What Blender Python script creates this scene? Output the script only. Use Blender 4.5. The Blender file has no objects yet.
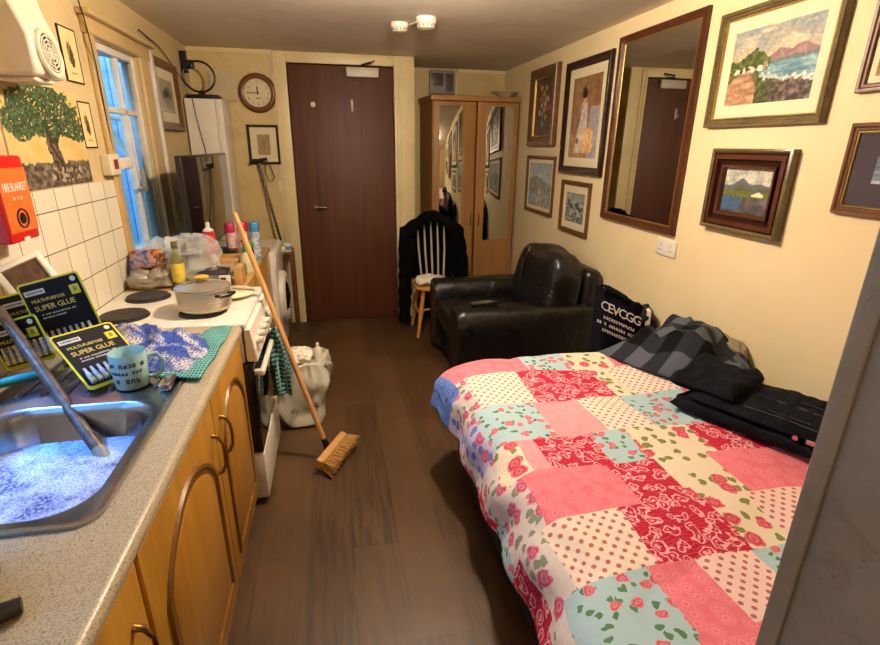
import bpy, bmesh, math, random
from mathutils import Vector, Matrix, noise, Euler
PI = math.pi
S = bpy.context.scene
COL = S.collection
random.seed(7)

# ------------------------------------------------------------------ materials
def lin(h):
    if isinstance(h, str):
        h = h.lstrip('#'); c = [int(h[i:i+2], 16)/255 for i in (0, 2, 4)]
    else:
        c = list(h[:3])
    return tuple(x/12.92 if x <= .04045 else ((x+.055)/1.055)**2.4 for x in c)

def new_mat(name):
    m = bpy.data.materials.new(name); m.use_nodes = True
    nt = m.node_tree
    return m, nt, nt.nodes['Principled BSDF']

def N(nt, typ, **kw):
    n = nt.nodes.new(typ)
    for k, v in kw.items():
        if k.startswith('i_'):
            n.inputs[k[2:].replace('_', ' ')].default_value = v
        else:
            setattr(n, k, v)
    return n

def L(nt, a, b): nt.links.new(a, b)

def ramp(nt, fac, stops, interp='LINEAR'):
    r = N(nt, 'ShaderNodeValToRGB'); r.color_ramp.interpolation = interp
    el = r.color_ramp.elements
    while len(el) < len(stops): el.new(.5)
    for e, (p, c) in zip(el, stops):
        e.position = p; e.color = (*lin(c), 1)
    L(nt, fac, r.inputs['Fac']); return r.outputs['Color']

def mixc(nt, fac, a, b, blend='MIX'):
    m = N(nt, 'ShaderNodeMix', data_type='RGBA', blend_type=blend)
    for sock, v in ((m.inputs[0], fac), (m.inputs[6], a), (m.inputs[7], b)):
        if hasattr(v, 'is_output'): L(nt, v, sock)
        elif isinstance(v, (int, float)): sock.default_value = v
        else: sock.default_value = (*lin(v), 1)
    return m.outputs[2]

def math_n(nt, op, a, b=None, c=None):
    m = N(nt, 'ShaderNodeMath', operation=op)
    for i, v in enumerate((a, b, c)):
        if v is None: continue
        if hasattr(v, 'is_output'): L(nt, v, m.inputs[i])
        else: m.inputs[i].default_value = v
    return m.outputs[0]

def coords(nt, kind='Object', scale=(1, 1, 1), rot=(0, 0, 0)):
    t = N(nt, 'ShaderNodeTexCoord'); mp = N(nt, 'ShaderNodeMapping')
    mp.inputs['Scale'].default_value = scale; mp.inputs['Rotation'].default_value = rot
    L(nt, t.outputs[kind], mp.inputs['Vector']); return mp.outputs['Vector']

def noise_n(nt, vec, scale, detail=4, rough=.55, dist=0):
    n = N(nt, 'ShaderNodeTexNoise'); n.inputs['Scale'].default_value = scale
    n.inputs['Detail'].default_value = detail; n.inputs['Roughness'].default_value = rough
    n.inputs['Distortion'].default_value = dist
    if vec is not None: L(nt, vec, n.inputs['Vector'])
    return n.outputs['Fac']

def bump_n(nt, b, h, strength=.3, dist=.01):
    n = N(nt, 'ShaderNodeBump'); n.inputs['Strength'].default_value = strength
    n.inputs['Distance'].default_value = dist
    L(nt, h, n.inputs['Height']); L(nt, n.outputs['Normal'], b.inputs['Normal'])

def simple(name, col, rough=.5, metal=0, var=.12, vs=9, bump=0, bs=60, spec=.5, **kw):
    m, nt, b = new_mat(name)
    v = coords(nt)
    if var:
        c = lin(col); f = noise_n(nt, v, vs, 5)
        r = N(nt, 'ShaderNodeMapRange'); r.inputs[1].default_value = .3; r.inputs[2].default_value = .7
        r.inputs[3].default_value = 1-var; r.inputs[4].default_value = 1+var; L(nt, f, r.inputs[0])
        mm = N(nt, 'ShaderNodeVectorMath', operation='SCALE'); mm.inputs[0].default_value = c
        L(nt, r.outputs[0], mm.inputs['Scale']); L(nt, mm.outputs[0], b.inputs['Base Color'])
    else:
        b.inputs['Base Color'].default_value = (*lin(col), 1)
    b.inputs['Roughness'].default_value = rough; b.inputs['Metallic'].default_value = metal
    b.inputs['Specular IOR Level'].default_value = spec
    for k, val in kw.items(): b.inputs[k.replace('_', ' ')].default_value = val
    if bump: bump_n(nt, b, noise_n(nt, v, bs, 3), bump, .004)
    return m

def wood(name, c0, c1, scale=(1, 1, 1), rough=.4, dens=14, rot=(0, 0, 0), knots=False):
    m, nt, b = new_mat(name)
    v = coords(nt, 'Object', scale, rot)
    f = noise_n(nt, v, dens, 8, .6, .8)
    f2 = noise_n(nt, v, dens*5, 5, .6)
    f = math_n(nt, 'ADD', math_n(nt, 'MULTIPLY', f, .7), math_n(nt, 'MULTIPLY', f2, .3))
    c = ramp(nt, f, [(.3, c0), (.7, c1)])
    if knots:
        vv = N(nt, 'ShaderNodeTexVoronoi'); vv.inputs['Scale'].default_value = 4.5
        L(nt, coords(nt, 'Object', (1, 1, .55)), vv.inputs['Vector'])
        c = mixc(nt, ramp(nt, vv.outputs['Distance'], [(.02, '#b0b0b0'), (.09, '#000000')]), c, '#4a2708')
    L(nt, c, b.inputs['Base Color']); b.inputs['Roughness'].default_value = rough
    bump_n(nt, b, f2, .12, .003)
    return m

M = {}
M['white'] = simple('white_enamel', '#e6e0d2', .3, var=.06)
M['offwhite'] = simple('aged_white_plastic', '#d9ceb4', .4, var=.08)
M['plastic_white'] = simple('white_plastic', '#dfd8c8', .35, var=.05)
M['black'] = simple('black_plastic', '#131313', .35, var=.1)
M['blackmetal'] = simple('black_metal', '#1b1a1a', .3, var=.1)
M['gloss'] = simple('black_gloss_screen', '#060607', .06, var=0, spec=.9)
M['chrome'] = simple('chrome', '#c4c2bd', .18, 1, var=.05)
M['steel'] = simple('brushed_steel', '#9fa5ad', .26, 1, var=.12, vs=18)
M['dirtysteel'] = simple('tarnished_pipe', '#5d5148', .5, .55, var=.5, vs=45, bump=.4)
M['brass'] = simple('aged_bronze', '#8a6a38', .35, .9, var=.2)
M['cream_trim'] = simple('cream_gloss_paint', '#d9c796', .4, var=.12, vs=3)
M['archwhite'] = simple('white_frame_paint', '#d8d4c6', .4, var=.1)
M['grey'] = simple('grey_plastic', '#8a8470', .5)
M['hotplate'] = simple('iron_hotplate', '#2e2a27', .55, .3, var=.25, vs=30)
M['leather'] = simple('black_leather', '#0e0d0d', .31, var=.3, vs=6, bump=.3, bs=45)
def leather_mat():
    m, nt, b = new_mat('creased_black_leather'); v = coords(nt)
    b.inputs['Base Color'].default_value = (*lin('#0d0c0c'), 1)
    L(nt, math_n(nt, 'MULTIPLY_ADD', noise_n(nt, v, 5, 4), .22, .2), b.inputs['Roughness'])
    h = math_n(nt, 'ADD', math_n(nt, 'MULTIPLY', noise_n(nt, v, 60, 4, .6), .12), noise_n(nt, v, 7, 4, .6, 1.2))
    bump_n(nt, b, h, .6, .025); return m
M['leather'] = leather_mat()
M['red'] = simple('red_plastic', '#c81a14', .35)
M['orange'] = simple('orange_print', '#e2702c', .4, var=.2, vs=20)
M['blackcloth'] = simple('black_cloth', '#060507', .95, spec=.08, var=.3, bump=.5, bs=200)
M['cloth_dark'] = simple('dark_navy_cloth', '#0f1019', .92, spec=.12, var=.2, bump=.4, bs=250)
M['lettering_white'] = simple('white_print', '#d8d6d2', .6, var=0)
M['lettering_black'] = simple('black_print', '#14161c', .6, var=0)
M['lettering_yellow'] = simple('yellow_print', '#e6d56a', .5, var=0)
M['yellow'] = simple('yellow_card', '#d6cf28', .45, var=.05)
M['tube'] = simple('glue_tube', '#b9bdc2', .25, .3, var=.05)
M['cardblack'] = simple('black_card', '#141217', .65, var=.1, spec=.2)
M['teal'] = simple('teal_plastic', '#1f8f8f', .3)
M['paper'] = simple('white_paper', '#e8e2d0', .8, var=.08)
M['kraft'] = simple('tan_wood_board', '#b98c52', .55, var=.2)
M['bristle'] = simple('straw_bristle', '#b98d4e', .8, var=.35, vs=60)
M['broomwood'] = wood('pale_broom_wood', '#c08a4a', '#dcae70', (1, 1, .12), .45)
M['pine'] = wood('lacquered_pine', '#a4711f', '#cb983c', (1, 1, .1), .3, 12, knots=True)
M['pine_panel'] = wood('lacquered_pine_panel', '#9f6d20', '#c48e38', (1, 1, .08), .3, 9, knots=True)
M['pine_dark'] = wood('dark_pine_groove', '#6a430f', '#8c601d', (1, 1, .1), .4)
M['wardrobe'] = wood('oak_laminate', '#94683a', '#b0824c', (1, 1, .07), .38, 22)
M['door'] = wood('dark_sapele_veneer', '#3c1c0d', '#63351b', (1, 1, .03), .55, 30)
M['frame_mahogany'] = wood('mahogany_frame', '#3a1c10', '#5f3420', (1, 1, 1), .28, 20)
M['frame_mirror'] = wood('red_brown_frame', '#371a0d', '#5a2e18', (1, 1, 1), .28, 20)
M['frame_brown'] = wood('brown_frame', '#4e2e16', '#71471f', (1, 1, 1), .35, 20)
M['frame_dark'] = wood('dark_walnut_frame', '#1d0f0b', '#33190f', (1, 1, 1), .25, 20)
M['frame_gold'] = simple('gilt_slip', '#a98d4e', .35, .7, var=.2)
M['frame_olive'] = wood('olive_gilt_frame', '#3f361f', '#746239', (1, 1, 1), .35, 25)
M['mount'] = simple('cream_mount', '#d8cda8', .7, var=.04)
M['mount_dark'] = simple('plum_grey_mount', '#352c33', .8, var=.05)
M['stoolwood'] = wood('beech_seat', '#b07a35', '#d19c50', (1, .2, 1), .35)
M['spindle'] = wood('worn_spindle', '#a8977f', '#c9bba3', (1, 1, .2), .3)
M['mirror'] = simple('mirror_glass', '#d8d6cc', .015, 1, var=0)
M['greendoor'] = None

def wall_mat(name, c0, c1, stain, amount=.35, scale=1.2):
    m, nt, b = new_mat(name); v = coords(nt)
    f = noise_n(nt, v, scale, 6, .6)
    c = ramp(nt, f, [(.35, c0), (.65, c1)])
    s = ramp(nt, noise_n(nt, v, scale*2.3, 8, .7, .6), [(.52, '#000000'), (.78, '#ffffff')])
    c = mixc(nt, math_n(nt, 'MULTIPLY', s, amount), c, stain)
    L(nt, c, b.inputs['Base Color']); b.inputs['Roughness'].default_value = .65
    bump_n(nt, b, noise_n(nt, v, 55, 4), .12, .004)
    return m
M['wall_r'] = wall_mat('cream_yellow_wall', '#dcc998', '#e3d2a6', '#c9b07a', .25)
M['wall_b'] = wall_mat('aged_cream_wall', '#c9b27a', '#d3bd88', '#8f7640', .45)
M['wall_l'] = wall_mat('nicotine_cream_wall', '#c2aa78', '#ccb688', '#957540', .45)
M['ceiling'] = wall_mat('stained_ceiling', '#dfd7c6', '#e8e0d0', '#b3a283', .45, .8)

def floor_mat():
    m, nt, b = new_mat('worn_dark_laminate'); v = coords(nt, 'Object', (1, 1, 1), (0, 0, PI/2))
    br = N(nt, 'ShaderNodeTexBrick'); br.offset = .37
    L(nt, v, br.inputs['Vector'])
    for k, x in (('Scale', 1), ('Brick Width', 1.25), ('Row Height', .19), ('Mortar Size', .0016), ('Mortar Smooth', .2), ('Bias', 0)):
        br.inputs[k].default_value = x
    br.inputs['Color1'].default_value = (*lin('#2f2116'), 1); br.inputs['Color2'].default_value = (*lin('#573f27'), 1)
    br.inputs['Mortar'].default_value = (*lin('#24160c'), 1)
    g = noise_n(nt, coords(nt, 'Object', (5, .35, 1)), 9, 8, .65, .4)
    c = mixc(nt, ramp(nt, g, [(.38, '#000000'), (.62, '#dddddd')]), br.outputs['Color'], '#62472a')
    w = ramp(nt, noise_n(nt, coords(nt, 'Object', (1.6, .7, 1)), 2.2, 7, .65), [(.5, '#000000'), (.72, '#9a9a9a')])
    c = mixc(nt, w, c, '#71532f')
    d = ramp(nt, noise_n(nt, coords(nt), 1.7, 5, .6), [(.42, '#9c9c9c'), (.58, '#000000')])
    c = mixc(nt, d, c, '#2c1c10')
    L(nt, c, b.inputs['Base Color'])
    L(nt, math_n(nt, 'MULTIPLY_ADD', g, .3, .28), b.inputs['Roughness'])
    bump_n(nt, b, br.outputs['Fac'], -.25, .002)
    return m
M['floor'] = floor_mat()

def tile_mat():
    m, nt, b = new_mat('white_wall_tiles'); t = N(nt, 'ShaderNodeTexCoord')
    sp = N(nt, 'ShaderNodeSeparateXYZ'); L(nt, t.outputs['Object'], sp.inputs[0])
    cb = N(nt, 'ShaderNodeCombineXYZ'); L(nt, sp.outputs['Y'], cb.inputs[0]); L(nt, sp.outputs['Z'], cb.inputs[1])
    br = N(nt, 'ShaderNodeTexBrick'); br.offset = 0; L(nt, cb.outputs[0], br.inputs['Vector'])
    for k, x in (('Scale', 1), ('Brick Width', .15), ('Row Height', .15), ('Mortar Size', .0022), ('Mortar Smooth', .1)):
        br.inputs[k].default_value = x
    br.inputs['Color1'].default_value = (*lin('#dcd3ba'), 1); br.inputs['Color2'].default_value = (*lin('#e6ddc6'), 1)
    br.inputs['Mortar'].default_value = (*lin('#6e6350'), 1)
    L(nt, br.outputs['Color'], b.inputs['Base Color']); b.inputs['Roughness'].default_value = .2
    bump_n(nt, b, br.outputs['Fac'], -.4, .003)
    return m
M['tile'] = tile_mat()

def worktop_mat():
    m, nt, b = new_mat('speckled_worktop'); v = coords(nt)
    f = noise_n(nt, v, 280, 4, .75); g = noise_n(nt, v, 60, 4, .7)
    c = ramp(nt, f, [(.36, '#75654f'), (.46, '#a89a80'), (.56, '#c6bda4'), (.66, '#93836a')])
    c = mixc(nt, ramp(nt, g, [(.5, '#000000'), (.62, '#707070')]), c, '#9a8258')
    L(nt, c, b.inputs['Base Color']); b.inputs['Roughness'].default_value = .35
    return m
M['worktop'] = worktop_mat()
M['worktop_edge'] = simple('tan_worktop_edge', '#b58d52', .4, var=.15, vs=40)

def olddoor_mat():
    m, nt, b = new_mat('scuffed_grey_door'); v = coords(nt)
    c = ramp(nt, noise_n(nt, v, 5, 7, .65), [(.35, '#8b8272'), (.65, '#a0978a')])
    s = ramp(nt, noise_n(nt, v, 14, 8, .75, 1.2), [(.56, '#000000'), (.72, '#c0c0c0')])
    c = mixc(nt, s, c, '#6d6246')
    s2 = ramp(nt, noise_n(nt, v, 28, 4, .7, 2), [(.66, '#000000'), (.7, '#cccccc')])
    c = mixc(nt, s2, c, '#4c4530')
    L(nt, c, b.inputs['Base Color']); b.inputs['Roughness'].default_value = .45
    return m
M['olddoor'] = olddoor_mat()

def vc_mat(name, rough=.5, spec=.4):
    m, nt, b = new_mat(name)
    a = N(nt, 'ShaderNodeVertexColor'); a.layer_name = 'paint'
    L(nt, a.outputs['Color'], b.inputs['Base Color']); b.inputs['Roughness'].default_value = rough
    b.inputs['Specular IOR Level'].default_value = spec
    return m
M['print_gloss'] = vc_mat('glazed_print', .12)
M['canvas'] = vc_mat('painted_canvas', .5)

def clear_mat(name, col, alpha, rough=.12, bump=.6):
    m, nt, b = new_mat(name); b.inputs['Base Color'].default_value = (*lin(col), 1)
    b.inputs['Roughness'].default_value = rough; b.inputs['Alpha'].default_value = alpha
    v = coords(nt); bump_n(nt, b, noise_n(nt, v, 35, 5, .6, 1), bump, .01)
    return m
M['clearbag'] = clear_mat('clear_plastic_film', '#f0f2ea', .30, .08, 1.0)
M['traygl'] = clear_mat('clear_tray_plastic', '#c9c8be', .3, .1, .05)
M['binbag'] = simple('white_carrier_plastic', '#d2cdb9', .35, var=.1, bump=.5, bs=25, Transmission_Weight=.1)

def glass_mat():
    m, nt, b = new_mat('window_glass')
    out = nt.nodes['Material Output']
    tr = N(nt, 'ShaderNodeBsdfTransparent'); gl = N(nt, 'ShaderNodeBsdfGlossy'); gl.inputs['Roughness'].default_value = .03
    fr = N(nt, 'ShaderNodeLayerWeight'); mx = N(nt, 'ShaderNodeMixShader')
    L(nt, math_n(nt, 'MULTIPLY_ADD', math_n(nt, 'POWER', fr.outputs['Facing'], 5.0), .5, .04), mx.inputs[0]); L(nt, tr.outputs[0], mx.inputs[1]); L(nt, gl.outputs[0], mx.inputs[2])
    L(nt, mx.outputs[0], out.inputs['Surface']); return m
M['glass'] = glass_mat()

def emit_mat(name, col, st):
    m, nt, b = new_mat(name); b.inputs['Base Color'].default_value = (*lin(col), 1)
    b.inputs['Emission Color'].default_value = (*lin(col), 1); b.inputs['Emission Strength'].default_value = st
    return m

# ------------------------------------------------------------------ patchwork prints (UV in metres)
def uvvec(nt, scale=1.0):
    t = N(nt, 'ShaderNodeTexCoord'); s = N(nt, 'ShaderNodeVectorMath', operation='SCALE')
    s.inputs['Scale'].default_value = scale; L(nt, t.outputs['UV'], s.inputs[0]); return s.outputs[0]

def vor(nt, vec, scale, rnd=1, feat='F1'):
    v = N(nt, 'ShaderNodeTexVoronoi'); v.feature = feat; v.voronoi_dimensions = '2D'
    v.inputs['Scale'].default_value = scale; v.inputs['Randomness'].default_value = rnd
    L(nt, vec, v.inputs['Vector']); return v

def fabric(name, build):
    m, nt, b = new_mat(name); v = uvvec(nt)
    L(nt, build(nt, v), b.inputs['Base Color']); b.inputs['Roughness'].default_value = .85
    b.inputs['Specular IOR Level'].default_value = .15
    bump_n(nt, b, math_n(nt, 'ADD', math_n(nt, 'MULTIPLY', noise_n(nt, v, 30, 5, .6), .25), noise_n(nt, v, 6.5, 3, .55, .8)), .55, .02)
    return m

def f_dots(base, dot, base2):
    def g(nt, v):
        r = N(nt, 'ShaderNodeMapping'); r.inputs['Rotation'].default_value = (0, 0, PI/4); L(nt, v, r.inputs[0])
        a = vor(nt, r.outputs[0], 38, 0)
        d = ramp(nt, a.outputs['Distance'], [(.21, '#ffffff'), (.27, '#000000')])
        return mixc(nt, d, base, dot)
    return g

def f_damask(base, light):
    def g(nt, v):
        a = vor(nt, v, 26, .9)
        ring = ramp(nt, a.outputs['Distance'], [(.1, '#000000'), (.2, '#b0b0b0'), (.3, '#101010'), (.42, '#808080'), (.6, '#000000')])
        return mixc(nt, ring, base, light)
    return g

def f_paisley(nt, v):
    d = N(nt, 'ShaderNodeVectorMath', operation='ADD')
    nn = N(nt, 'ShaderNodeTexNoise'); nn.inputs['Scale'].default_value = 24; L(nt, v, nn.inputs['Vector'])
    sc = N(nt, 'ShaderNodeVectorMath', operation='SCALE'); sc.inputs['Scale'].default_value = .07
    L(nt, nn.outputs['Color'], sc.inputs[0]); L(nt, v, d.inputs[0]); L(nt, sc.outputs[0], d.inputs[1])
    a = vor(nt, d.outputs[0], 23, .95)
    r1 = ramp(nt, a.outputs['Distance'], [(.0, '#e0e0e0'), (.09, '#e0e0e0'), (.13, '#000000'), (.27, '#000000'), (.3, '#ffffff'), (.4, '#f0f0f0'), (.45, '#000000')])
    w = N(nt, 'ShaderNodeTexWave', wave_type='RINGS'); w.inputs['Scale'].default_value = 28; w.inputs['Distortion'].default_value = 9
    w.inputs['Detail'].default_value = 2; L(nt, v, w.inputs['Vector'])
    r2 = ramp(nt, w.outputs['Fac'], [(.86, '#000000'), (.95, '#909090')])
    c = mixc(nt, r1, '#b81a3a', '#efb4b8')
    return mixc(nt, r2, c, '#e08c96')

def f_floral(base, petals, leaf, sc=22, keep=.45):
    def g(nt, v):
        nn = N(nt, 'ShaderNodeTexNoise'); nn.inputs['Scale'].default_value = 40; L(nt, v, nn.inputs['Vector'])
        s = N(nt, 'ShaderNodeVectorMath', operation='SCALE'); s.inputs['Scale'].default_value = .03; L(nt, nn.outputs['Color'], s.inputs[0])
        d = N(nt, 'ShaderNodeVectorMath', operation='ADD'); L(nt, v, d.inputs[0]); L(nt, s.outputs[0], d.inputs[1])
        a = vor(nt, d.outputs[0], sc, .95)
        sp = N(nt, 'ShaderNodeSeparateColor'); L(nt, a.outputs['Color'], sp.inputs[0])
        leafm = math_n(nt, 'MULTIPLY', math_n(nt, 'LESS_THAN', a.outputs['Distance'], .3), math_n(nt, 'GREATER_THAN', sp.outputs[1], 1-keep))
        c = mixc(nt, leafm, base, leaf)
        o = N(nt, 'ShaderNodeVectorMath', operation='ADD'); o.inputs[1].default_value = (.37, .21, 0); L(nt, d.outputs[0], o.inputs[0])
        b2 = vor(nt, o.outputs[0], sc*.62, .95)
        sp2 = N(nt, 'ShaderNodeSeparateColor'); L(nt, b2.outputs['Color'], sp2.inputs[0])
        pet = math_n(nt, 'MULTIPLY', math_n(nt, 'LESS_THAN', b2.outputs['Distance'], .34), math_n(nt, 'GREATER_THAN', sp2.outputs[0], 1-keep))
        pc = ramp(nt, b2.outputs['Distance'], [(.0, petals[0]), (.14, petals[1]), (.2, petals[0]), (.32, petals[1])])
        return mixc(nt, pet, c, pc)
    return g
P = {
 'dots': fabric('cream_polka_dot_cotton', f_dots('#ead9c8', '#b4706a', 0)),
 'pdots': fabric('pale_pink_polka_dot_cotton', f_dots('#ecccc4', '#ac6864', 0)),
 'pink': fabric('coral_pink_damask_cotton', f_damask('#e27482', '#f2b4b6')),
 'lpink': fabric('light_pink_damask_cotton', f_damask('#e6989f', '#f0bcbc')),
 'red': fabric('red_paisley_cotton', f_paisley),
 'blue': fabric('pale_blue_floral_cotton', f_floral('#a9c6cc', ['#c0485a', '#dd929a'], '#55805a', 36, .42)),
 'cream': fabric('cream_rose_cotton', f_floral('#e2d5bc', ['#b82e45', '#dd7a82'], '#7f8450', 22, .5)),
 'rose': fabric('white_rose_cotton', f_floral('#d7ccc6', ['#b53a58', '#d88a9c'], '#86907a', 24, .5)),
 'lilac': fabric('lilac_floral_cotton', f_floral('#b9b4d4', ['#a83a5e', '#cf7f9c'], '#6a78b8', 20, .6)),
 'dayblue': fabric('daylight_tinted_cotton', f_floral('#5e7fc4', ['#7a97d2', '#4a68b0'], '#3f58a0', 20, .5)),
}

# ------------------------------------------------------------------ mesh builder
class MB:
    def __init__(s): s.v = []; s.f = []; s.m = []; s.sm = []; s.uv = {}; s.col = {}; s.xf = Matrix()
    def add(s, vs, fs, mi=0, smooth=True, uvs=None, cols=None):
        o = len(s.v)
        for i, p in enumerate(vs):
            s.v.append(s.xf @ Vector(p))
            if uvs: s.uv[o+i] = uvs[i]
            if cols: s.col[o+i] = cols[i]
        for k, f in enumerate(fs):
            s.f.append([o+i for i in f]); s.m.append(mi[k] if isinstance(mi, list) else mi); s.sm.append(smooth)
        return s
    def box(s, x0, x1, y0, y1, z0, z1, mi=0):
        vs = [(x, y, z) for x in (x0, x1) for y in (y0, y1) for z in (z0, z1)]
        return s.add(vs, [(0, 1, 3, 2), (4, 6, 7, 5), (0, 4, 5, 1), (2, 3, 7, 6), (0, 2, 6, 4), (1, 5, 7, 3)], mi, False)
    def rbox(s, x0, x1, y0, y1, z0, z1, r=.01, seg=3, mi=0, rot=None):
        bm = bmesh.new(); bmesh.ops.create_cube(bm, size=1)
        c = Vector(((x0+x1)/2, (y0+y1)/2, (z0+z1)/2)); d = (abs(x1-x0), abs(y1-y0), abs(z1-z0))
        for v in bm.verts: v.co = Vector((v.co.x*d[0], v.co.y*d[1], v.co.z*d[2]))
        bmesh.ops.bevel(bm, geom=bm.edges[:], offset=min(r, min(d)*.49), segments=seg, affect='EDGES', profile=.5)
        R = rot or Matrix()
        bm.verts.index_update()
        vs = [c + R @ v.co for v in bm.verts]; fs = [[v.index for v in f.verts] for f in bm.faces]; bm.free()
        return s.add(vs, fs, mi, True)
    def grid(s, rows, cu=False, cv=False, mi=0, smooth=True, uvs=None, flip=False, cols=None, fmat=None):
        nu, nv = len(rows), len(rows[0]); vs = [p for r in rows for p in r]; fs = []; mm = []
        for i in range(nu if cu else nu-1):
            for j in range(nv if cv else nv-1):
                a, b_, c, d = i*nv+j, i*nv+(j+1) % nv, ((i+1) % nu)*nv+(j+1) % nv, ((i+1) % nu)*nv+j
                fs.append((a, d, c, b_) if flip else (a, b_, c, d)); mm.append(fmat(i, j) if fmat else mi)
        return s.add(vs, fs, mm, smooth, [q for r in uvs for q in r] if uvs else None, [q for r in cols for q in r] if cols else None)
    def tube(s, pts, r=.01, n=10, mi=0, caps=True, closed=False):
        pts = [Vector(p) for p in pts]; k = len(pts)
        rs = r if isinstance(r, (list, tuple)) else [r]*k
        up = None; rows = []
        for i, p in enumerate(pts):
            if closed: t = pts[(i+1) % k]-pts[i-1]
            else: t = pts[min(i+1, k-1)]-pts[max(i-1, 0)]
            if t.length < 1e-9: t = Vector((0, 0, 1))
            t.normalize()
            if up is None:
                up = Vector((0, 0, 1)) if abs(t.z) < .9 else Vector((1, 0, 0))
            a = t.cross(up)
            if a.length < 1e-6: a = t.orthogonal()
            a.normalize(); up = a.cross(t).normalized()
            rows.append([p+(a*math.cos(2*PI*q/n)+up*math.sin(2*PI*q/n))*rs[i] for q in range(n)])
        s.grid(rows, cu=closed, cv=True, mi=mi)
        if caps and not closed:
            for idx, fl in ((0, 0), (k-1, 1)):
                vs = rows[idx]; s.add(vs, [tuple(range(n)) if not fl else tuple(reversed(range(n)))], mi, False)
        return s
    def cyl(s, p0, p1, r0, r1=None, n=20, mi=0):
        return s.tube([p0, p1], [r0, r0 if r1 is None else r1], n, mi)
    def lathe(s, prof, o=(0, 0, 0), n=28, mi=0, sx=1, sy=1):
        rows = [[(o[0]+r*sx*math.cos(2*PI*k/n), o[1]+r*sy*math.sin(2*PI*k/n), o[2]+z) for k in range(n)] for r, z in prof]
        return s.grid(rows, cv=True, mi=mi)
    def prism(s, poly, o, u, v, w, mi=0):
        o, u, v, w = map(Vector, (o, u, v, w)); k = len(poly)
        a = [o+u*p[0]+v*p[1] for p in poly]; vs = a+[p+w for p in a]
        fs = [tuple(reversed(range(k))), tuple(range(k, 2*k))]+[(i, (i+1) % k, k+(i+1) % k, k+i) for i in range(k)]
        return s.add(vs, fs, mi, False)
    def superell(s, c, rad, e1=.4, e2=.4, nu=20, nv=28, amp=0, nsc=5, mi=0, rot=None, seed=0, ridge=False):
        rows = []; c = Vector(c); R = rot or Matrix()
        pw = lambda q, e: math.copysign(abs(q)**e, q)
        for i in range(nu+1):
            ph = -PI/2+PI*i/nu; row = []
            for j in range(nv):
                th = 2*PI*j/nv
                d = Vector((pw(math.cos(ph), e1)*pw(math.cos(th), e2), pw(math.cos(ph), e1)*pw(math.sin(th), e2), pw(math.sin(ph), e1)))
                p = Vector((d.x*rad[0], d.y*rad[1], d.z*rad[2]))
                if amp:
                    q = noise.noise(p*nsc+Vector((seed, seed*2.1, 0)))
                    if ridge: q = (abs(q)*-2+.5)+.5*(.5-abs(noise.noise(p*nsc*2.3+Vector((seed, 3, 9))))*2)
                    p += p.normalized()*q*amp if p.length > 1e-6 else Vector()
                row.append(c+R @ p)
            rows.append(row)
        return s.grid(rows, cv=True, mi=mi)
    def text(s, body, size, mat4, extrude=.0006, mi=0, spacing=1.0, align='CENTER'):
        cu = bpy.data.curves.new('t', 'FONT'); cu.body = body; cu.size = size; cu.extrude = extrude
        cu.align_x = align; cu.align_y = 'CENTER'; cu.space_character = spacing; cu.resolution_u = 2
        ob = bpy.data.objects.new('t', cu); COL.objects.link(ob)
        dg = bpy.context.evaluated_depsgraph_get(); dg.update()
        me = bpy.data.meshes.new_from_object(ob.evaluated_get(dg))
        vs = [mat4 @ v.co for v in me.vertices]; fs = [list(p.vertices) for p in me.polygons]
        bpy.data.objects.remove(ob); bpy.data.curves.remove(cu); bpy.data.meshes.remove(me)
        return s.add(vs, fs, mi, False)
    def build(s, name, mats, parent=None, loc=None, rotz=0, solid=0, subd=0, bevel=0):
        """vertices are in world coordinates (or in the parent's local ones if parent was turned)"""
        mats = mats if isinstance(mats, (list, tuple)) else [mats]
        me = bpy.data.meshes.new(name)
        off = Vector((0, 0, 0))
        if parent is not None: off = ORG.get(parent.name, Vector())
        elif loc is not None: off = Vector(loc)
        me.from_pydata([tuple(p-off) for p in s.v], [], s.f)
        for m_ in mats: me.materials.append(m_)
        me.polygons.foreach_set('material_index', s.m); me.polygons.foreach_set('use_smooth', s.sm)
        if s.uv:
            ul = me.uv_layers.new(name='UVMap')
            for lp in me.loops: ul.data[lp.index].uv = s.uv.get(lp.vertex_index, (0, 0))
        if s.col:
            ca = me.color_attributes.new('paint', 'FLOAT_COLOR', 'POINT')
            for i, c in s.col.items(): ca.data[i].color = (*c, 1)
        bm = bmesh.new(); bm.from_mesh(me)
        if not s.uv and not s.col: bmesh.ops.remove_doubles(bm, verts=bm.verts[:], dist=1e-6)
        bmesh.ops.recalc_face_normals(bm, faces=bm.faces[:]); bm.to_mesh(me); bm.free()
        try: me.set_sharp_from_angle(angle=math.radians(42))
        except Exception: pass
        o = bpy.data.objects.new(name, me); COL.objects.link(o)
        if parent is not None:
            o.parent = parent; ORG[o.name] = off
        elif loc is not None:
            o.location = loc; o.rotation_euler.z = rotz; ORG[o.name] = Vector(loc)
        else: ORG[o.name] = Vector()
        if solid:
            md = o.modifiers.new('Solidify', 'SOLIDIFY'); md.thickness = solid; md.offset = 0
        if bevel:
            md = o.modifiers.new('Bevel', 'BEVEL'); md.width = bevel; md.segments = 2; md.limit_method = 'ANGLE'
        if subd:
            md = o.modifiers.new('Subsurf', 'SUBSURF'); md.levels = md.render_levels = subd
        return o
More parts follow.
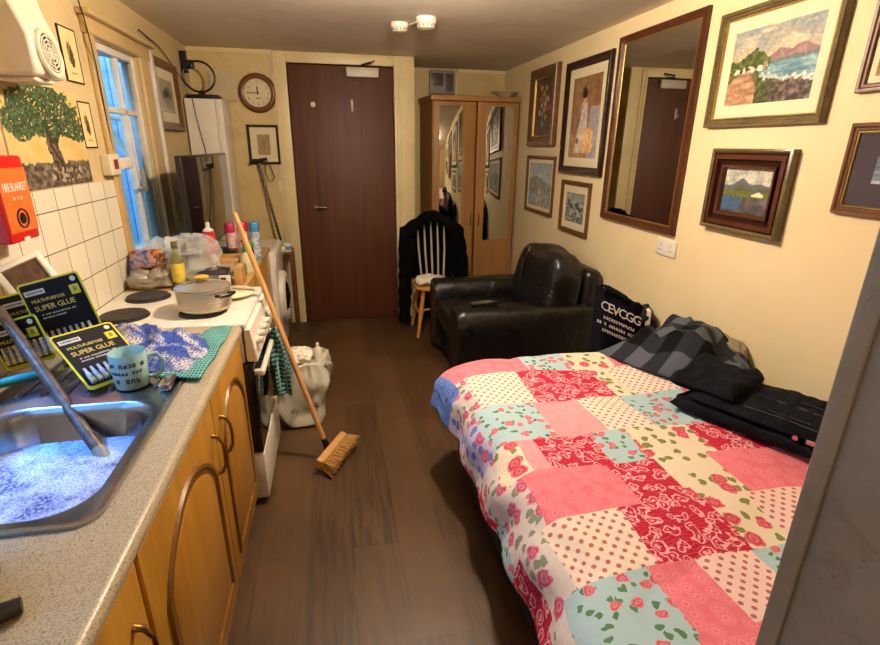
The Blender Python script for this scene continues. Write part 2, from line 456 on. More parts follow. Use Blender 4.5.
def scribble(m, F, cx, cy, n, size, z=.0, seed=1, w=.62, bar=.16):
    # small print too blurred to read: letter-sized strokes, no words
    rnd = random.Random(seed); keep = m.xf
    for k in range(n):
        if rnd.random() < .12: continue
        x0 = cx+(k-(n-1)/2)*size*w; gw, b_ = size*w*.36, size*bar*.5
        m.xf = F if not callable(F) else F(x0)
        if callable(F): x0 = 0
        st = rnd.sample([(x0-gw, x0-gw+2*b_, cy-size*.36, cy+size*.36), (x0+gw-2*b_, x0+gw, cy-size*.36, cy+size*.36), (x0-gw, x0+gw, cy+size*.36-2*b_, cy+size*.36),
             (x0-gw, x0+gw, cy-b_, cy+b_), (x0-gw, x0+gw, cy-size*.36, cy-size*.36+2*b_)], 3)
        for a, b2, c, d in st: m.box(a, b2, c, d, z, z+.0006)
    m.xf = keep
ORG = {}
def tag(o, label=None, cat=None, group=None, kind=None):
    if label: o['label'] = label
    if cat: o['category'] = cat
    if group: o['group'] = group
    if kind: o['kind'] = kind
    return o
def thing(name, label, cat, loc=(0, 0, 0), group=None, rotz=None):
    o = bpy.data.objects.new(name, None); COL.objects.link(o); o.location = loc; o.empty_display_size = .05
    if rotz is not None:
        o.rotation_euler.z = rotz; ORG[o.name] = Vector()      # parts in local coordinates
    else: ORG[o.name] = Vector(loc)                            # parts in world coordinates
    return tag(o, label, cat, group)
def struct(o, label=None): o['kind'] = 'structure'; 
def copy_tree(o, parent=None):
    c = o.copy(); COL.objects.link(c); c.parent = parent
    for ch in list(o.children): copy_tree(ch, c)
    return c
def rotm(a, ax): return Matrix.Rotation(a, 4, ax)
def lerp(a, b, t): return a+(b-a)*t
def fr(o, u, v):
    """frame matrix: local x along u, y along v, z their cross product, origin o"""
    u = Vector(u).normalized(); v = Vector(v); v = (v-u*v.dot(u)).normalized(); w = u.cross(v)
    return Matrix(((u.x, v.x, w.x, o[0]), (u.y, v.y, w.y, o[1]), (u.z, v.z, w.z, o[2]), (0, 0, 0, 1)))

# ------------------------------------------------------------------ room constants
XL, XR, YB, YA, ZC, YF = -1.06, 1.77, 4.72, 5.35, 2.316, -.35
ZW = .90          # worktop height
def sbox(name, b, m, label=None):
    mb = MB()
    for q in b: mb.box(*q)
    o = mb.build(name, m); o['kind'] = 'structure'
    return o

sbox('floor', [(XL-.25, XR+.2, -1.6, YA+.2, -.12, 0)], M['floor'])
sbox('ceiling', [(XL-.25, XR+.2, -1.6, YA+.2, ZC, ZC+.12)], M['ceiling'])
sbox('wall_right', [(XR, XR+.2, -1.6, YA, 0, ZC)], M['wall_r'])
W1 = (2.90, 3.50, 1.00, 2.06)      # seen window: y0 y1 z0 z1
W2 = (.35, 1.62, 1.12, 2.08)       # window above the sink, left of the picture
sbox('wall_left', [(XL-.25, XL, -1.6, W2[0], 0, ZC), (XL-.25, XL, W2[0], W2[1], 0, W2[2]), (XL-.25, XL, W2[0], W2[1], W2[3], ZC),
                   (XL-.25, XL, W2[1], W1[0], 0, ZC), (XL-.25, XL, W1[0], W1[1], 0, W1[2]), (XL-.25, XL, W1[0], W1[1], W1[3], ZC),
                   (XL-.06, XL, W1[1], YB+.4, 0, ZC)], M['wall_l'])
DX0, DX1, DZ = -.306, .556, 2.222
sbox('wall_back', [(XL-.25, DX0-.012, YB, YB+.12, 0, ZC), (DX1+.012, .72, YB, YB+.12, 0, ZC), (DX0-.012, DX1+.012, YB, YB+.12, DZ+.012, ZC),
                   (.72, .742, YB, YA, 0, ZC), (.742, XR+.2, YA, YA+.2, 0, ZC), (XL-.25, .72, YB+.35, YB+.45, 0, ZC)], M['wall_b'])
FX0, FX1 = -.15, .70
sbox('wall_front', [(XL, FX0, YF-.12, YF, 0, ZC), (FX1, XR, YF-.12, YF, 0, ZC), (FX0, FX1, YF-.12, YF, 2.06, ZC), (XL, XR, -1.6, -1.5, 0, ZC)], M['wall_b'])
sbox('baseboard_right', [(XR-.018, XR, YF, YA, 0, .13)], M['cream_trim'])
sbox('baseboard_back', [(.742, 1.75, YA-.018, YA, 0, .13), (XL, -.43, YB-.018, YB, 0, .13)], M['cream_trim'])
sbox('trim_1', [(XL, -.42, YB-.012, YB, ZC-.03, ZC), (.75, XR, YA-.012, YA, ZC-.03, ZC)], M['cream_trim'])
sbox('trim_2', [(-.435, -.423, YB-.014, YB, 0, ZC)], M['offwhite'])
sbox('trim_3', [(1.26, 1.275, YA-.012, YA, 2.0, ZC)], M['offwhite'])
# splash-back tiles, one thin tiled layer on the left wall
sbox('trim_4', [(XL, XL+.008, W2[1]+.05, W1[0]-.03, ZW-.02, 1.43), (XL, XL+.008, W1[0]-.03, 3.9, ZW-.02, W1[2]-.01), (XL, XL+.008, .1, W2[1]+.05, ZW-.02, W2[2]-.02)], M['tile'])

# back door (set in a cream frame)
d = MB(); d.rbox(DX0, DX1, YB-.005, YB+.04, .006, DZ, .003, 2)
door1 = d.build('door_1', M['door'], loc=(DX0, YB, 0)); door1['kind'] = 'structure'
tag(door1, 'dark brown flush wooden door in the far wall between clock and wardrobe', None)
d = MB()
d.rbox(DX0-.115, DX0-.008, YB-.028, YB-.002, 0, ZC-.004, .006); d.rbox(DX1+.008, .742, YB-.028, YB-.002, 0, ZC-.004, .006)
d.rbox(DX0-.008, DX1+.008, YB-.028, YB-.002, DZ+.008, ZC-.004, .006); d.rbox(.60, .625, YB-.04, YB-.027, 0, ZC-.02, .005)
d.rbox(DX1+.008, .59, YB-.036, YB-.027, 0, DZ+.02, .004)
o = d.build('door_frame', M['cream_trim'], door1)
d = MB(); d.cyl((-.155, YB-.004, 1.075), (-.155, YB-.03, 1.075), .018, .016); d.tube([(-.155, YB-.03, 1.075), (-.155, YB-.05, 1.075), (-.14, YB-.055, 1.075), (-.06, YB-.052, 1.073)], [.009, .009, .009, .008])
d.build('door_handle', M['chrome'], door1)
d = MB(); d.cyl((-.12, YB-.004, 1.92), (-.12, YB-.014, 1.92), .022, .019); d.build('peephole', M['offwhite'], door1)
d = MB(); d.rbox(.195, .212, YB-.02, YB-.004, 1.87, 1.965, .004); d.tube([(.203, YB-.018, 1.9), (.203, YB-.045, 1.885), (.203, YB-.05, 1.91)], .005); d.build('coat_hook', M['offwhite'], door1)
d = MB(); d.rbox(.165, .435, YB-.06, YB-.004, 2.135, 2.212, .008); clos = d.build('door_closer', simple('silver_paint', '#b5b0a2', .5, .2), door1)
d = MB(); d.tube([(.30, YB-.04, 2.214), (.3, YB-.04, 2.232), (.36, YB-.14, 2.236), (.40, YB-.035, 2.262)], .008); d.build('closer_arm', M['blackmetal'], clos)
d = MB()
for z in (.3, 1.1, 1.95): d.cyl((DX1+.004, YB-.01, z), (DX1+.004, YB-.01, z+.09), .007)
d.build('hinge', M['brass'], door1)

# near open door at the right edge of the picture: hinged on the front wall
hx, hy, ex, ey = .67, -.33, .50, .377
door2 = thing('door_2', 'scuffed grey door standing open at the near right edge', None, (hx, hy, 0)); door2['kind'] = 'structure'
if 'category' in door2: del door2['category']
dv = Vector((ex-hx, ey-hy, 0)); Ld = dv.length
F = fr((hx, hy, .01), dv, (0, 0, 1))      # x along door, y up, z = normal (dv x up) -> away to +x side
d = MB(); d.xf = F; d.rbox(0, Ld, 0, 2.03, 0, .042, .004, 2); pan = d.build('door_panel', M['olddoor'], door2)
d = MB(); d.xf = F; d.rbox(Ld-.02, Ld+.001, .0, 2.03, -.006, .0, .003, 2); d.build('edge_strip', M['olddoor'], pan)
d = MB(); d.xf = F; d.cyl((Ld-.085, .905, .0), (Ld-.085, .905, -.012), .011, .010); d.rbox(Ld-.088, Ld-.082, .893, .917, -.014, -.011, .001); d.build('thumb_turn', M['chrome'], pan)
d = MB(); d.xf = F; d.rbox(Ld-.10, Ld-.07, .62, .80, -.006, 0, .003); d.tube([(Ld-.085, .75, 0), (Ld-.085, .75, -.04), (Ld-.11, .75, -.05), (Ld-.2, .75, -.045)], .009); d.build('door_handle', M['chrome'], pan)

# windows
def window(name, W, label, x):
    y0, y1, z0, z1 = W
    w = thing(name, label, None, (XL, (y0+y1)/2, z0)); w['kind'] = 'structure'
    if 'category' in w: del w['category']
    m = MB(); t = .035
    m.rbox(x-.03, x+.03, y0, y0+t, z0, z1, .004); m.rbox(x-.03, x+.03, y1-t, y1, z0, z1, .004)
    m.rbox(x-.03, x+.03, y0+t, y1-t, z0, z0+t, .004); m.rbox(x-.03, x+.03, y0+t, y1-t, z1-t, z1, .004)
    m.build('window_frame', M['archwhite'], w)
    m = MB(); zt = z1-.3; ym = y0+(y1-y0)*.62
    m.rbox(x-.015, x+.02, y0+t, y1-t, zt-.014, zt+.014, .004); m.rbox(x-.015, x+.02, ym-.014, ym+.014, z0+t, z1-t, .004)
    m.rbox(x-.012, x+.012, ym+.05, ym+.066, z0+t, zt-.02, .003)
    m.build('glazing_bar', M['archwhite'], w)
    m = MB(); m.box(x-.003, x+.003, y0+t, y1-t, z0+t, z1-t); m.build('pane', M['glass'], w)
    m = MB(); m.rbox(x+.03, XL+.03, y0-.02, y1+.02, z0-.03, z0-.002, .006); m.build('window_sill', M['archwhite'], w)
    m = MB(); m.rbox(x+.035, x+.05, ym-.05, ym+.02, z0+.35, z0+.37, .004); m.rbox(x+.035, x+.06, ym-.01, ym+.01, z0+.34, z0+.46, .004); m.build('window_catch', M['grey'], w)
    return w
w1 = window('window_1', W1, 'narrow window in the left wall with pale blue daylight', XL-.045)
m = MB()
m.rbox(XL, XL+.022, W1[0]-.07, W1[0]-.002, W1[2]-.1, W1[3]+.07, .005); m.rbox(XL, XL+.022, W1[1]+.002, W1[1]+.15, W1[2]-.1, W1[3]+.07, .005)
m.rbox(XL, XL+.03, W1[0]-.09, W1[1]+.17, W1[3]+.005, W1[3]+.075, .006); m.rbox(XL, XL+.06, W1[0]-.11, W1[1]+.2, W1[3]+.076, W1[3]+.1, .005)
M['arch_orange'] = wood('varnished_architrave', '#b89a62', '#c9ae7c', (1, 1, .15), .35)
m.build('architrave', M['arch_orange'], w1)
m = MB(); m.rbox(XL, XL+.03, 3.675, 3.705, .95, 2.13, .004); m.build('white_edge_strip', M['archwhite'], w1)
window('window_2', W2, 'wide window over the sink, out of the picture to the left', XL-.17)

# outside the windows: boarded fence and a downpipe
m = MB()
for k in range(26): m.rbox(XL-1.55, XL-1.5, -.4+k*.2, -.4+k*.2+.192, 0, 2.0+.04*math.sin(k*1.7), .004)
for k in range(16): m.rbox(XL-3.0+k*.17, XL-3.0+k*.17+.163, 5.3, 5.34, 0, 2.75, .004)
fence = m.build('boarded_fence', simple('pale_blue_boards', '#a9c6da', .7, var=.15), loc=(XL-1.52, 2, 0))
tag(fence, 'pale blue board fence in the yard, seen through the narrow window', 'fence')
m = MB(); m.tube([(XL-.42, 4.6, 0), (XL-.42, 4.6, 1.35), (XL-.62, 4.6, 1.7), (XL-.62, 4.6, 2.8)], .035, 12); m.tube([(XL-.30, 4.6, 1.75), (XL-.75, 4.6, 1.82)], .03)
o = m.build('downpipe', M['archwhite'], loc=(XL-.42, 4.6, 0)); tag(o, 'white downpipe with a bend just outside the narrow window', 'pipe')
sbox('ground', [(XL-4, XL-.26, -3, 9, -.14, -.001)], simple('yard_concrete', '#8f9296', .8)); 

# ------------------------------------------------------------------ pictures
def fbm(x, y, sc=6, o=4): return noise.fractal(Vector((x*sc, y*sc, 1.7)), 1.0, 2.0, o)
def mix3(a, b, t): t = max(0, min(1, t)); return tuple(a[i]+(b[i]-a[i])*t for i in range(3))
def C(h): h = h.lstrip('#'); return tuple(int(h[i:i+2], 16)/255 for i in (0, 2, 4))
def art_harbour(u, v):
    n = fbm(u, v, 5); n2 = fbm(u+3, v, 18, 3); n3 = fbm(u*.4, v*1.8, 14, 3)
    hor = .5+.07*(u-.5)
    if v > hor:
        c = mix3(C('#b9a785'), C('#7d8d94'), (v-.55)*1.9+n*.25); c = mix3(c, C('#d9bf9a'), max(0, fbm(u*.7, v*1.7, 5)-.02)*1.5)
        hill = .60+.075*math.exp(-((u-.60)/.09)**2)+.095*math.exp(-((u-.83)/.11)**2)+.015*n2
        if u > .38 and v < hill: c = mix3(C('#87686a'), C('#b08a84'), (hill-v)*5+n2*.4)
        if v < hor+.05+.02*n2 and u > .4: c = mix3(C('#5e6a6c'), C('#6d7a6a'), .5+n2)
    elif u > .40-.25*(v-.36) and v > .24+.16*(1-u)+.04*n2:
        c = mix3(C('#4f7683'), C('#8fb0b2'), .45+n3*.9)
        if v < .29+.16*(1-u)+.05*n2: c = mix3(c, C('#d4d0bd'), .75)
    else:
        c = mix3(C('#6d6a30'), C('#3f4520'), .5+n2)
        px = .17+.30*max(0, v-.28); wd = .06+.62*max(0, .46-v)
        if abs(u-px) < wd+.03*n2: c = mix3(C('#c49d78'), C('#8d6448'), .45+n3*.7+.3*abs(u-px)/wd)
        if u > .55 and v < .30+.1*n2: c = mix3(C('#332a26'), C('#7d6a5c'), .4+n2*1.2)
        elif u > .38 and v < .36: c = mix3(C('#59602c'), C('#2c3018'), .5+n2*1.2)
    th = .60+.135*max(0, 1-abs(u-.30)/.20)+.03*n2
    if u < .50 and .47 < v < th: c = mix3(C('#5d6e2a'), C('#2f3a18'), .45+n2*1.1)
    if u < .50-.02 and .43+.02*n2 < v < .50+.03*n2: c = mix3(C('#ddd3b8'), C('#3c3222'), 1 if math.sin(u*60+n2*3) > .25 else 0)
    if .42 < u < .47 and .42 < v < .56: c = mix3(C('#6a5a48'), C('#a89a84'), .5+n2)
    return c
def art_lough(u, v):
    n = fbm(u, v, 6)*.5; n2 = fbm(u, v+5, 20, 3)*.5
    hill = .62+.17*math.exp(-((u-.38)/.13)**2)+.06*math.exp(-((u-.75)/.2)**2)+.02*n
    if v > hill: c = mix3(C('#c9c6ae'), C('#8f938a'), .4+n*1.6)
    elif v > .5: c = mix3(C('#5c6270'), C('#4a5236'), (hill-v)*4+n)
    elif v > .36: c = mix3(C('#6f7432'), C('#525622'), .5+n2)
    elif u < .38-.1*n and v > .05: c = mix3(C('#46688c'), C('#31475c'), .5+n2)
    else: c = mix3(C('#6d6a70'), C('#35302c'), .55+n*1.4)
    if .62 < u < .84 and .40 < v < .44+.07*(1-abs((u-.75)*9) if abs(u-.75) < .1 else 0): c = C('#e8e0b8')
    return c
def art_lady(u, v):
    n = fbm(u, v, 6)*.5; n2 = fbm(u, v, 16, 3)*.5
    c = mix3(C('#7a5a3c'), C('#a07c55'), .5+n)
    if v < .3: c = mix3(C('#98683f'), C('#bd9a70'), .5+n2)
    if u > .68 and v < .62: c = mix3(C('#8d8ea0'), C('#b5a394'), .5+n2)
    cx = .47-.12*max(0, .5-v)
    w = .1+.22*max(0, .62-v)*(1 if v > .1 else .9)
    if .06 < v < .68 and abs(u-cx) < w: c = mix3(C('#d9cdbf'), C('#a99d9a'), .45+n2*1.5+.5*(u-cx))
    if .08 < v < .36 and u > .48 and abs(u-.62) < .2+.1*n2: c = mix3(C('#d8953c'), C('#e6c89a'), .4+n2*1.5)
    if ((u-.47)/.065)**2+((v-.735)/.06)**2 < 1: c = C('#c79a72')
    if ((u-.45)/.085)**2+((v-.79)/.055)**2 < 1 or ((u-.44)/.05)**2+((v-.84)/.04)**2 < 1: c = C('#22150f')
    if ((u-.3)/.05)**2+((v-.22)/.04)**2 < 1: c = C('#6a3326')
    return c
def art_flowers(u, v):
    n = fbm(u, v, 5)*.5; c = mix3(C('#3a2c1c'), C('#6d4f2c'), .5+n)
    if ((u-.5)/.17)**2+((v-.2)/.16)**2 < 1: c = C('#46505a')
    for k in range(16):
        a = k*2.4; r = .06+.018*k; x, y = .5+r*math.cos(a), .56+r*1.1*math.sin(a)
        q = ((u-x)/.075)**2+((v-y)/.06)**2
        if q < 1: c = mix3(C(['#d7c9a4', '#b0653f', '#c2a03f', '#8f9aa0'][k % 4]), C('#4b3320'), q*.75)
    return c
def art_watercol(u, v):
    n = fbm(u, v, 4)*.5; n2 = fbm(u, v, 13, 3)*.5
    c = mix3(C('#c3c6c2'), C('#93a3ab'), v*.8+n)
    if v < .62+.15*math.sin(u*5)*.5+.05*n2: c = mix3(C('#78836e'), C('#9aa39a'), .5+n2*1.6)
    if v < .3+.05*n: c = mix3(C('#aeb7b5'), C('#7d8a90'), .5+n2*1.6)
    if abs(u-.5) < .05+.2*max(0, .4-v) and v < .45: c = mix3(C('#cfc6b2'), C('#8f8a78'), .5+n2)
    return c
def art_sketch(u, v):
    n = fbm(u, v, 7)*.5; n2 = fbm(u, v, 18, 3)*.5
    c = mix3(C('#b3b2a0'), C('#7a8682'), .3+v*.4+n)
    if .2 < v < .75 and n2+n > .02: c = mix3(C('#34434a'), C('#4d5a50'), .5+n2)
    if v < .25 and n2 > 0: c = C('#59605a')
    return c
def art_bw(u, v):
    n = fbm(u, v*3, 3)*.5; c = mix3(C('#55606c'), C('#9aa3a8'), .5+n*1.4)
    if .6 < u < .95 and .1 < v < .62+.12*math.sin(u*12): c = mix3(C('#20242a'), C('#4a4e55'), .5+n)
    if v < .12: c = C('#b5b8b5')
    return c
def art_beige(u, v):
    n = fbm(u, v, 4); return mix3(C('#8f7a55'), C('#b09a70'), .5+n*.6)
def art_tree(u, v):
    n = fbm(u, v, 6); n2 = fbm(u, v, 22, 3); n3 = fbm(u+9, v, 45, 2)
    c = mix3(C('#cfae66'), C('#dcc48c'), .5+n*.5+(v-.5)*.3)
    if v < .25+.03*n2: c = mix3(C('#3f372c'), C('#8a7c68'), .45+n2*.8+n3*.3)
    tx = .55+.035*math.sin(v*11); tw = .075+.16*max(0, .24-v)**.7+.02*n2+.03*max(0, v-.42)
    if .06 < v < .55 and abs(u-tx) < tw: c = mix3(C('#2f271d'), C('#7a6952'), .45+.5*math.sin((u-tx)*90+v*14+n2*3)+n2*.4)
    for bx, b0 in ((-1.25, .0), (.95, .02), (-.45, -.02), (.4, 0)):
        if .44 < v < .72 and abs((u-.55-b0)-bx*(v-.46)*.9) < .03-.04*(v-.44)+.01*n2: c = C('#3d3224')
    for cx, cy, rx, ry in ((.36, .72, .36, .22), (.62, .80, .33, .2), (.2, .62, .2, .16), (.78, .66, .24, .2), (.5, .9, .3, .12), (.9, .55, .12, .1)):
        if ((u-cx)/rx)**2+((v-cy)/ry)**2 < 1+n*.5+n2*.4 and n3+.5*n2 > -.55: c = mix3(C('#1f3019'), C('#5f7850'), .38+n2*.6+n3*.6)
    if .42 < u < .85 and .04 < v < .2 and n2 > .25: c = C('#a89a84')
    return c
def art_bird(seed):
    def g(u, v):
        n2 = fbm(u+seed, v, 16, 3)*.5; c = mix3(C('#d9c487'), C('#e4d39e'), .5+n2*.4)
        if ((u-.5+.25*(v-.5))/.22)**2+((v-.5)/.25)**2 < 1+n2: c = mix3(C('#6b4a24'), C('#2e261c'), .5+n2*1.8)
        if abs(u-.35-.5*(v-.5)) < .03 and .3 < v < .85: c = C('#b09050')
        if .3 < u < .7 and .1 < v < .125: c = C('#5b4c30')
        return c
    return g
def art_portrait(u, v):
    n = fbm(u, v, 7)*.5; c = mix3(C('#8f836a'), C('#b0a486'), .5+n)
    if ((u-.5)/.3)**2+((v-.45)/.33)**2 < 1+n: c = mix3(C('#4d4334'), C('#7a6c56'), .5+n*1.5)
    return c
def art_dog(u, v):
    n = fbm(u, v, 8)*.5; c = mix3(C('#4b3a2e'), C('#6b5242'), .5+n)
    if ((u-.52)/.36)**2+((v-.42)/.34)**2 < 1: c = mix3(C('#c18a5c'), C('#a06a42'), .5+n)
    for ex in (.26, .8):
        if ((u-ex)/.13)**2+((v-.6)/.2)**2 < 1: c = mix3(C('#9a5f3c'), C('#7e4a2e'), .5+n)
    for ex in (.42, .64):
        if ((u-ex)/.04)**2+((v-.5)/.04)**2 < 1: c = C('#1c120c')
    if ((u-.53)/.09)**2+((v-.28)/.07)**2 < 1: c = C('#1c120c')
    return c

def picture(name, label, cat, wall, a0, a1, z0, z1, fw=.04, dep=.03, fmat='frame_brown', mount=.0, mmat='mount', art=None, slip=None, profile=None,
            tilt=0.0, bands=None, gloss=True, res=(56, 44), group=None, roll=0, artname='print'):
    """a0..a1: extent along the wall, from the viewer's left to right"""
    w = abs(a1-a0); h = z1-z0
    if wall == 'R': loc, rz = (XR, (a0+a1)/2, z0), -PI/2
    elif wall == 'L': loc, rz = (XL, (a0+a1)/2, z0), PI/2
    else: loc, rz = ((a0+a1)/2, YB, z0), 0
    t = thing(name, label, cat, loc, group, rz)
    t.rotation_euler = Euler((tilt, roll, rz), 'XYZ')
    def ring(m, pts, mi=0):
        rows = []
        for ins, dp in pts:
            a, b_ = -w/2+ins, w/2-ins; c, e = ins, h-ins
            rows.append([(a, -dp, c), (b_, -dp, c), (b_, -dp, e), (a, -dp, e)])
        m.grid(rows, cv=True, mi=mi, smooth=False)
    prof = profile or [(0, 0), (0, dep*.7), (fw*.12, dep), (fw*.45, dep*.95), (fw*.6, dep*.72), (fw*.85, dep*.7), (fw, dep*.45), (fw, dep*.2)]
    m = MB()
    if bands:
        for q in range(len(prof)-1): ring(m, prof[q:q+2], q)
    else: ring(m, prof)
    m.box(-w/2+fw*.3, w/2-fw*.3, -.004, -.001, fw*.3, h-fw*.3)
    m.build('frame', [M[q] for q in bands] if bands else M[fmat], t)
    ins = fw
    if slip:
        m = MB(); ring(m, [(ins-.001, dep*.3), (ins-.001, dep*.62), (ins+slip*.6, dep*.62), (ins+slip, dep*.3)]); m.build('slip', M['frame_gold'], t); ins += slip
    if mount:
        m = MB(); ring(m, [(ins-.002, dep*.3), (ins+mount-.004, dep*.3), (ins+mount, dep*.25)]); m.build('mount', M[mmat], t); ins += mount
    if art:
        m = MB(); nu, nv = res; rows = []; cols = []
        for i in range(nu+1):
            r = []; c = []
            for j in range(nv+1):
                u, v = i/nu, j/nv
                r.append((-w/2+ins-.002+u*(w-2*ins+.004), -dep*.24, ins-.002+v*(h-2*ins+.004))); q_ = art(u, v); bn = noise.noise(Vector((u*30+v*9, v*26, 3.3)))*.16+noise.noise(Vector((u*70, v*60, 8)))*.12; c.append(lin(tuple(max(0, min(1, z_*(1+bn))) for z_ in q_)))
            rows.append(r); cols.append(c)
        m.grid(rows, cols=cols, smooth=False); m.build(artname, M['print_gloss' if gloss else 'canvas'], t)
    return t
K = .986   # frames stand proud of the wall
def wy(y): return y*K
def wz(z): return 1.6+(z-1.6)*K
def pr(name, label, y0, y1, z0, z1, **k):
    return picture(name, label, 'picture', 'R', wy(y0), wy(y1), wz(z0), wz(z1), **k)
pr('framed_painting', 'large framed painting of a coast road and green-roofed cottages', 2.285, 1.66, 1.695, 2.17, fw=.033, dep=.032, fmat='frame_olive', mount=.05, slip=.006, art=art_harbour, gloss=False, res=(110, 80), tilt=0)
pr('framed_painting', 'small mountain and lake painting in a wide stepped wooden frame', 2.18, 1.735, 1.245, 1.603, fw=.085, fmat='frame_mahogany', dep=.04, art=art_lough, gloss=False, res=(80, 64),
   profile=[(0, 0), (0, .036), (.008, .04), (.018, .034), (.02, .028), (.024, .028), (.026, .034), (.044, .036), (.046, .02), (.066, .018), (.068, .03), (.08, .028), (.085, .014), (.085, .008)], bands=['frame_olive']*3+['frame_dark']*2+['frame_mahogany']*3+['frame_dark']*2+['frame_mahogany']*3)
pr('framed_print', 'tall dark-framed print of a lady in a white dress', 3.90, 3.24, 1.412, 2.19, fw=.055, dep=.03, fmat='frame_dark', mount=.06, art=art_lady, res=(60, 84))
pr('framed_painting', 'dark still life of flowers in a heavy brown frame, nearest the wardrobe', 4.59, 4.04, 1.61, 2.225, fw=.075, dep=.045, fmat='frame_brown', slip=.012, art=art_flowers, gloss=False)
pr('framed_print', 'pale watercolour of a river under the flower still life', 4.61, 4.0, 1.04, 1.53, fw=.03, dep=.022, fmat='frame_brown', mount=.03, art=art_watercol)
pr('framed_print', 'small blue-grey harbour print under the lady in white', 3.83, 3.36, .972, 1.363, fw=.035, dep=.022, fmat='frame_brown', mount=.05, art=art_sketch)
pr('framed_print', 'brown-framed print with a dark mount and grey picture, right edge of photo', 1.54, .98, 1.385, 1.69, fw=.028, dep=.022, fmat='frame_brown', slip=.005, mount=.075, mmat='mount_dark', art=art_bw)
pr('framed_print', 'partly seen brown-framed beige print at the top right corner', 1.565, 1.1, 1.785, 2.07, fw=.028, dep=.022, fmat='frame_brown', mount=.02, art=art_beige)
# wall mirror
mir = picture('wall_mirror', 'tall mahogany-framed mirror on the cream wall above the armchair', 'mirror', 'R', wy(3.165), wy(2.393), wz(1.154), wz(2.236), fw=.042, dep=.03, fmat='frame_mirror', slip=.006)
w_, h_ = (3.165-2.393)*K, (2.236-1.154)*K
m = MB(); m.box(-w_/2+.042, w_/2-.042, -.012, -.006, .042, h_-.042); m.build('mirror_glass', M['mirror'], mir)

# left wall
picture('framed_print', 'brown-framed grey portrait print beyond the window', 'picture', 'L', 3.72, 4.24, 1.68, 2.115, fw=.055, dep=.03, fmat='frame_brown', mount=.06, art=art_portrait)
def poster(name, label, y0, y1, z0, z1, art, border=.0, res=(60, 60), black=True):
    t = thing(name, label, 'poster', (XL, (y0+y1)/2, z0), None, PI/2)
    w, h = y1-y0, z1-z0
    m = MB(); rows = []; cols = []
    nu, nv = res
    for i in range(nu+1):
        r = []; c = []
        for j in range(nv+1):
            u, v = i/nu, j/nv; r.append((-w/2+u*w, -.006, v*h))
            bu, bv = border, border*w/h
            if border and (u < bu or u > 1-bu or v < bv or v > 1-bv): k = C('#dccb94')
            else: k = art((u-bu)/(1-2*bu), (v-bv)/(1-2*bv))
            c.append(lin(k))
        rows.append(r); cols.append(c)
    m.grid(rows, cols=cols, smooth=False)
    m.build('printed_sheet', M['canvas'], t)
    m = MB(); m.box(-w/2, w/2, -.005, .0, 0, h); m.build('backing', M['paper'], t)
    if black:
        m = MB()
        m.box(-w/2-.004, -w/2+.002, -.007, -.0005, -.004, h+.004); m.box(w/2-.002, w/2+.004, -.007, -.0005, -.004, h+.004); m.box(-w/2, w/2, -.007, -.0005, -.004, .002); m.box(-w/2, w/2, -.007, -.0005, h-.002, h+.004)
        m.build('edging', M['frame_dark'], t)
    return t
poster('poster', 'yellow poster of a gnarled olive tree under the white wall heater', 2.03, 2.61, 1.435, 1.80, art_tree, .0, (130, 90), False)
poster('bird_print', 'yellowed bird print beside the white wall heater', 2.58, 2.725, 1.845, 2.05, art_bird(0), .1, (40, 50))
poster('bird_print', 'yellowed bird print beside the olive tree poster', 2.615, 2.73, 1.58, 1.765, art_bird(4), .1, (40, 50))

# ------------------------------------------------------------------ back wall: clock, picture, switch
ck = thing('wall_clock', 'round wooden wall clock left of the dark door', 'clock', (-.555, YB, 1.995), None, 0)
def disc(m, r, y, n=40, mi=0): m.add([(r*math.cos(2*PI*k/n), y, r*math.sin(2*PI*k/n)) for k in range(n)], [tuple(range(n))], mi, False)
m = MB(); m.xf = rotm(PI/2, 'X'); m.lathe([(.108, .012), (.108, .03), (.118, .036), (.135, .034), (.15, .02), (.152, 0), (.02, 0)], n=48); m.build('rim', wood('clock_wood', '#5a3014', '#7d4c22', (1, 1, 1), .3, 15), ck)
m = MB(); m.cyl((0, -.002, 0), (0, -.013, 0), .11, .11, 48); dial = m.build('dial', M['mount'], ck)
m = MB()
for k in range(12):
    a = PI/2-2*PI*(k+1)/12
    m.text(str(k+1), .026, Matrix.Translation((.083*math.cos(a), -.0135, .083*math.sin(a))) @ rotm(PI/2, 'X'))
for k in range(60):
    a = 2*PI*k/60; m.xf = Matrix.Translation((.1*math.cos(a), -.0137, .1*math.sin(a))) @ rotm(-a, 'Y'); m.box(-.003, .003, -.0005, .0005, -.0006, .0006)
m.xf = Matrix(); m.build('numerals', M['lettering_black'], dial)
m = MB()
for ang, ln, wd in ((PI, .078, .003), (PI/2+.06, .05, .0045)):
    m.xf = rotm(-ang, 'Y'); m.box(-.012, ln, -.018, -.0165, -wd, wd)
m.xf = Matrix(); m.cyl((0, -.0136, 0), (0, -.019, 0), .007, .006, 16); m.build('hands', M['lettering_black'], ck)
m = MB(); m.text('QUARTZ', .012, Matrix.Translation((0, -.0136, -.04)) @ rotm(PI/2, 'X')) if False else m.box(-.02, .02, -.0142, -.0134, -.042, -.037); m.build('maker_mark', M['lettering_black'], dial)
m = MB(); m.tube([(.045*math.cos(a)-.01, -.006, .178+.035*math.sin(a)) for a in [2*PI*k/20 for k in range(20)]], .003, 8, closed=True); m.build('hanging_ring', M['offwhite'], ck)
picture('framed_print', 'small dark-framed certificate under the round clock', 'picture', 'B', -.675, -.42, 1.437, 1.755, fw=.022, dep=.02, fmat='frame_dark', mount=.055, art=art_beige)
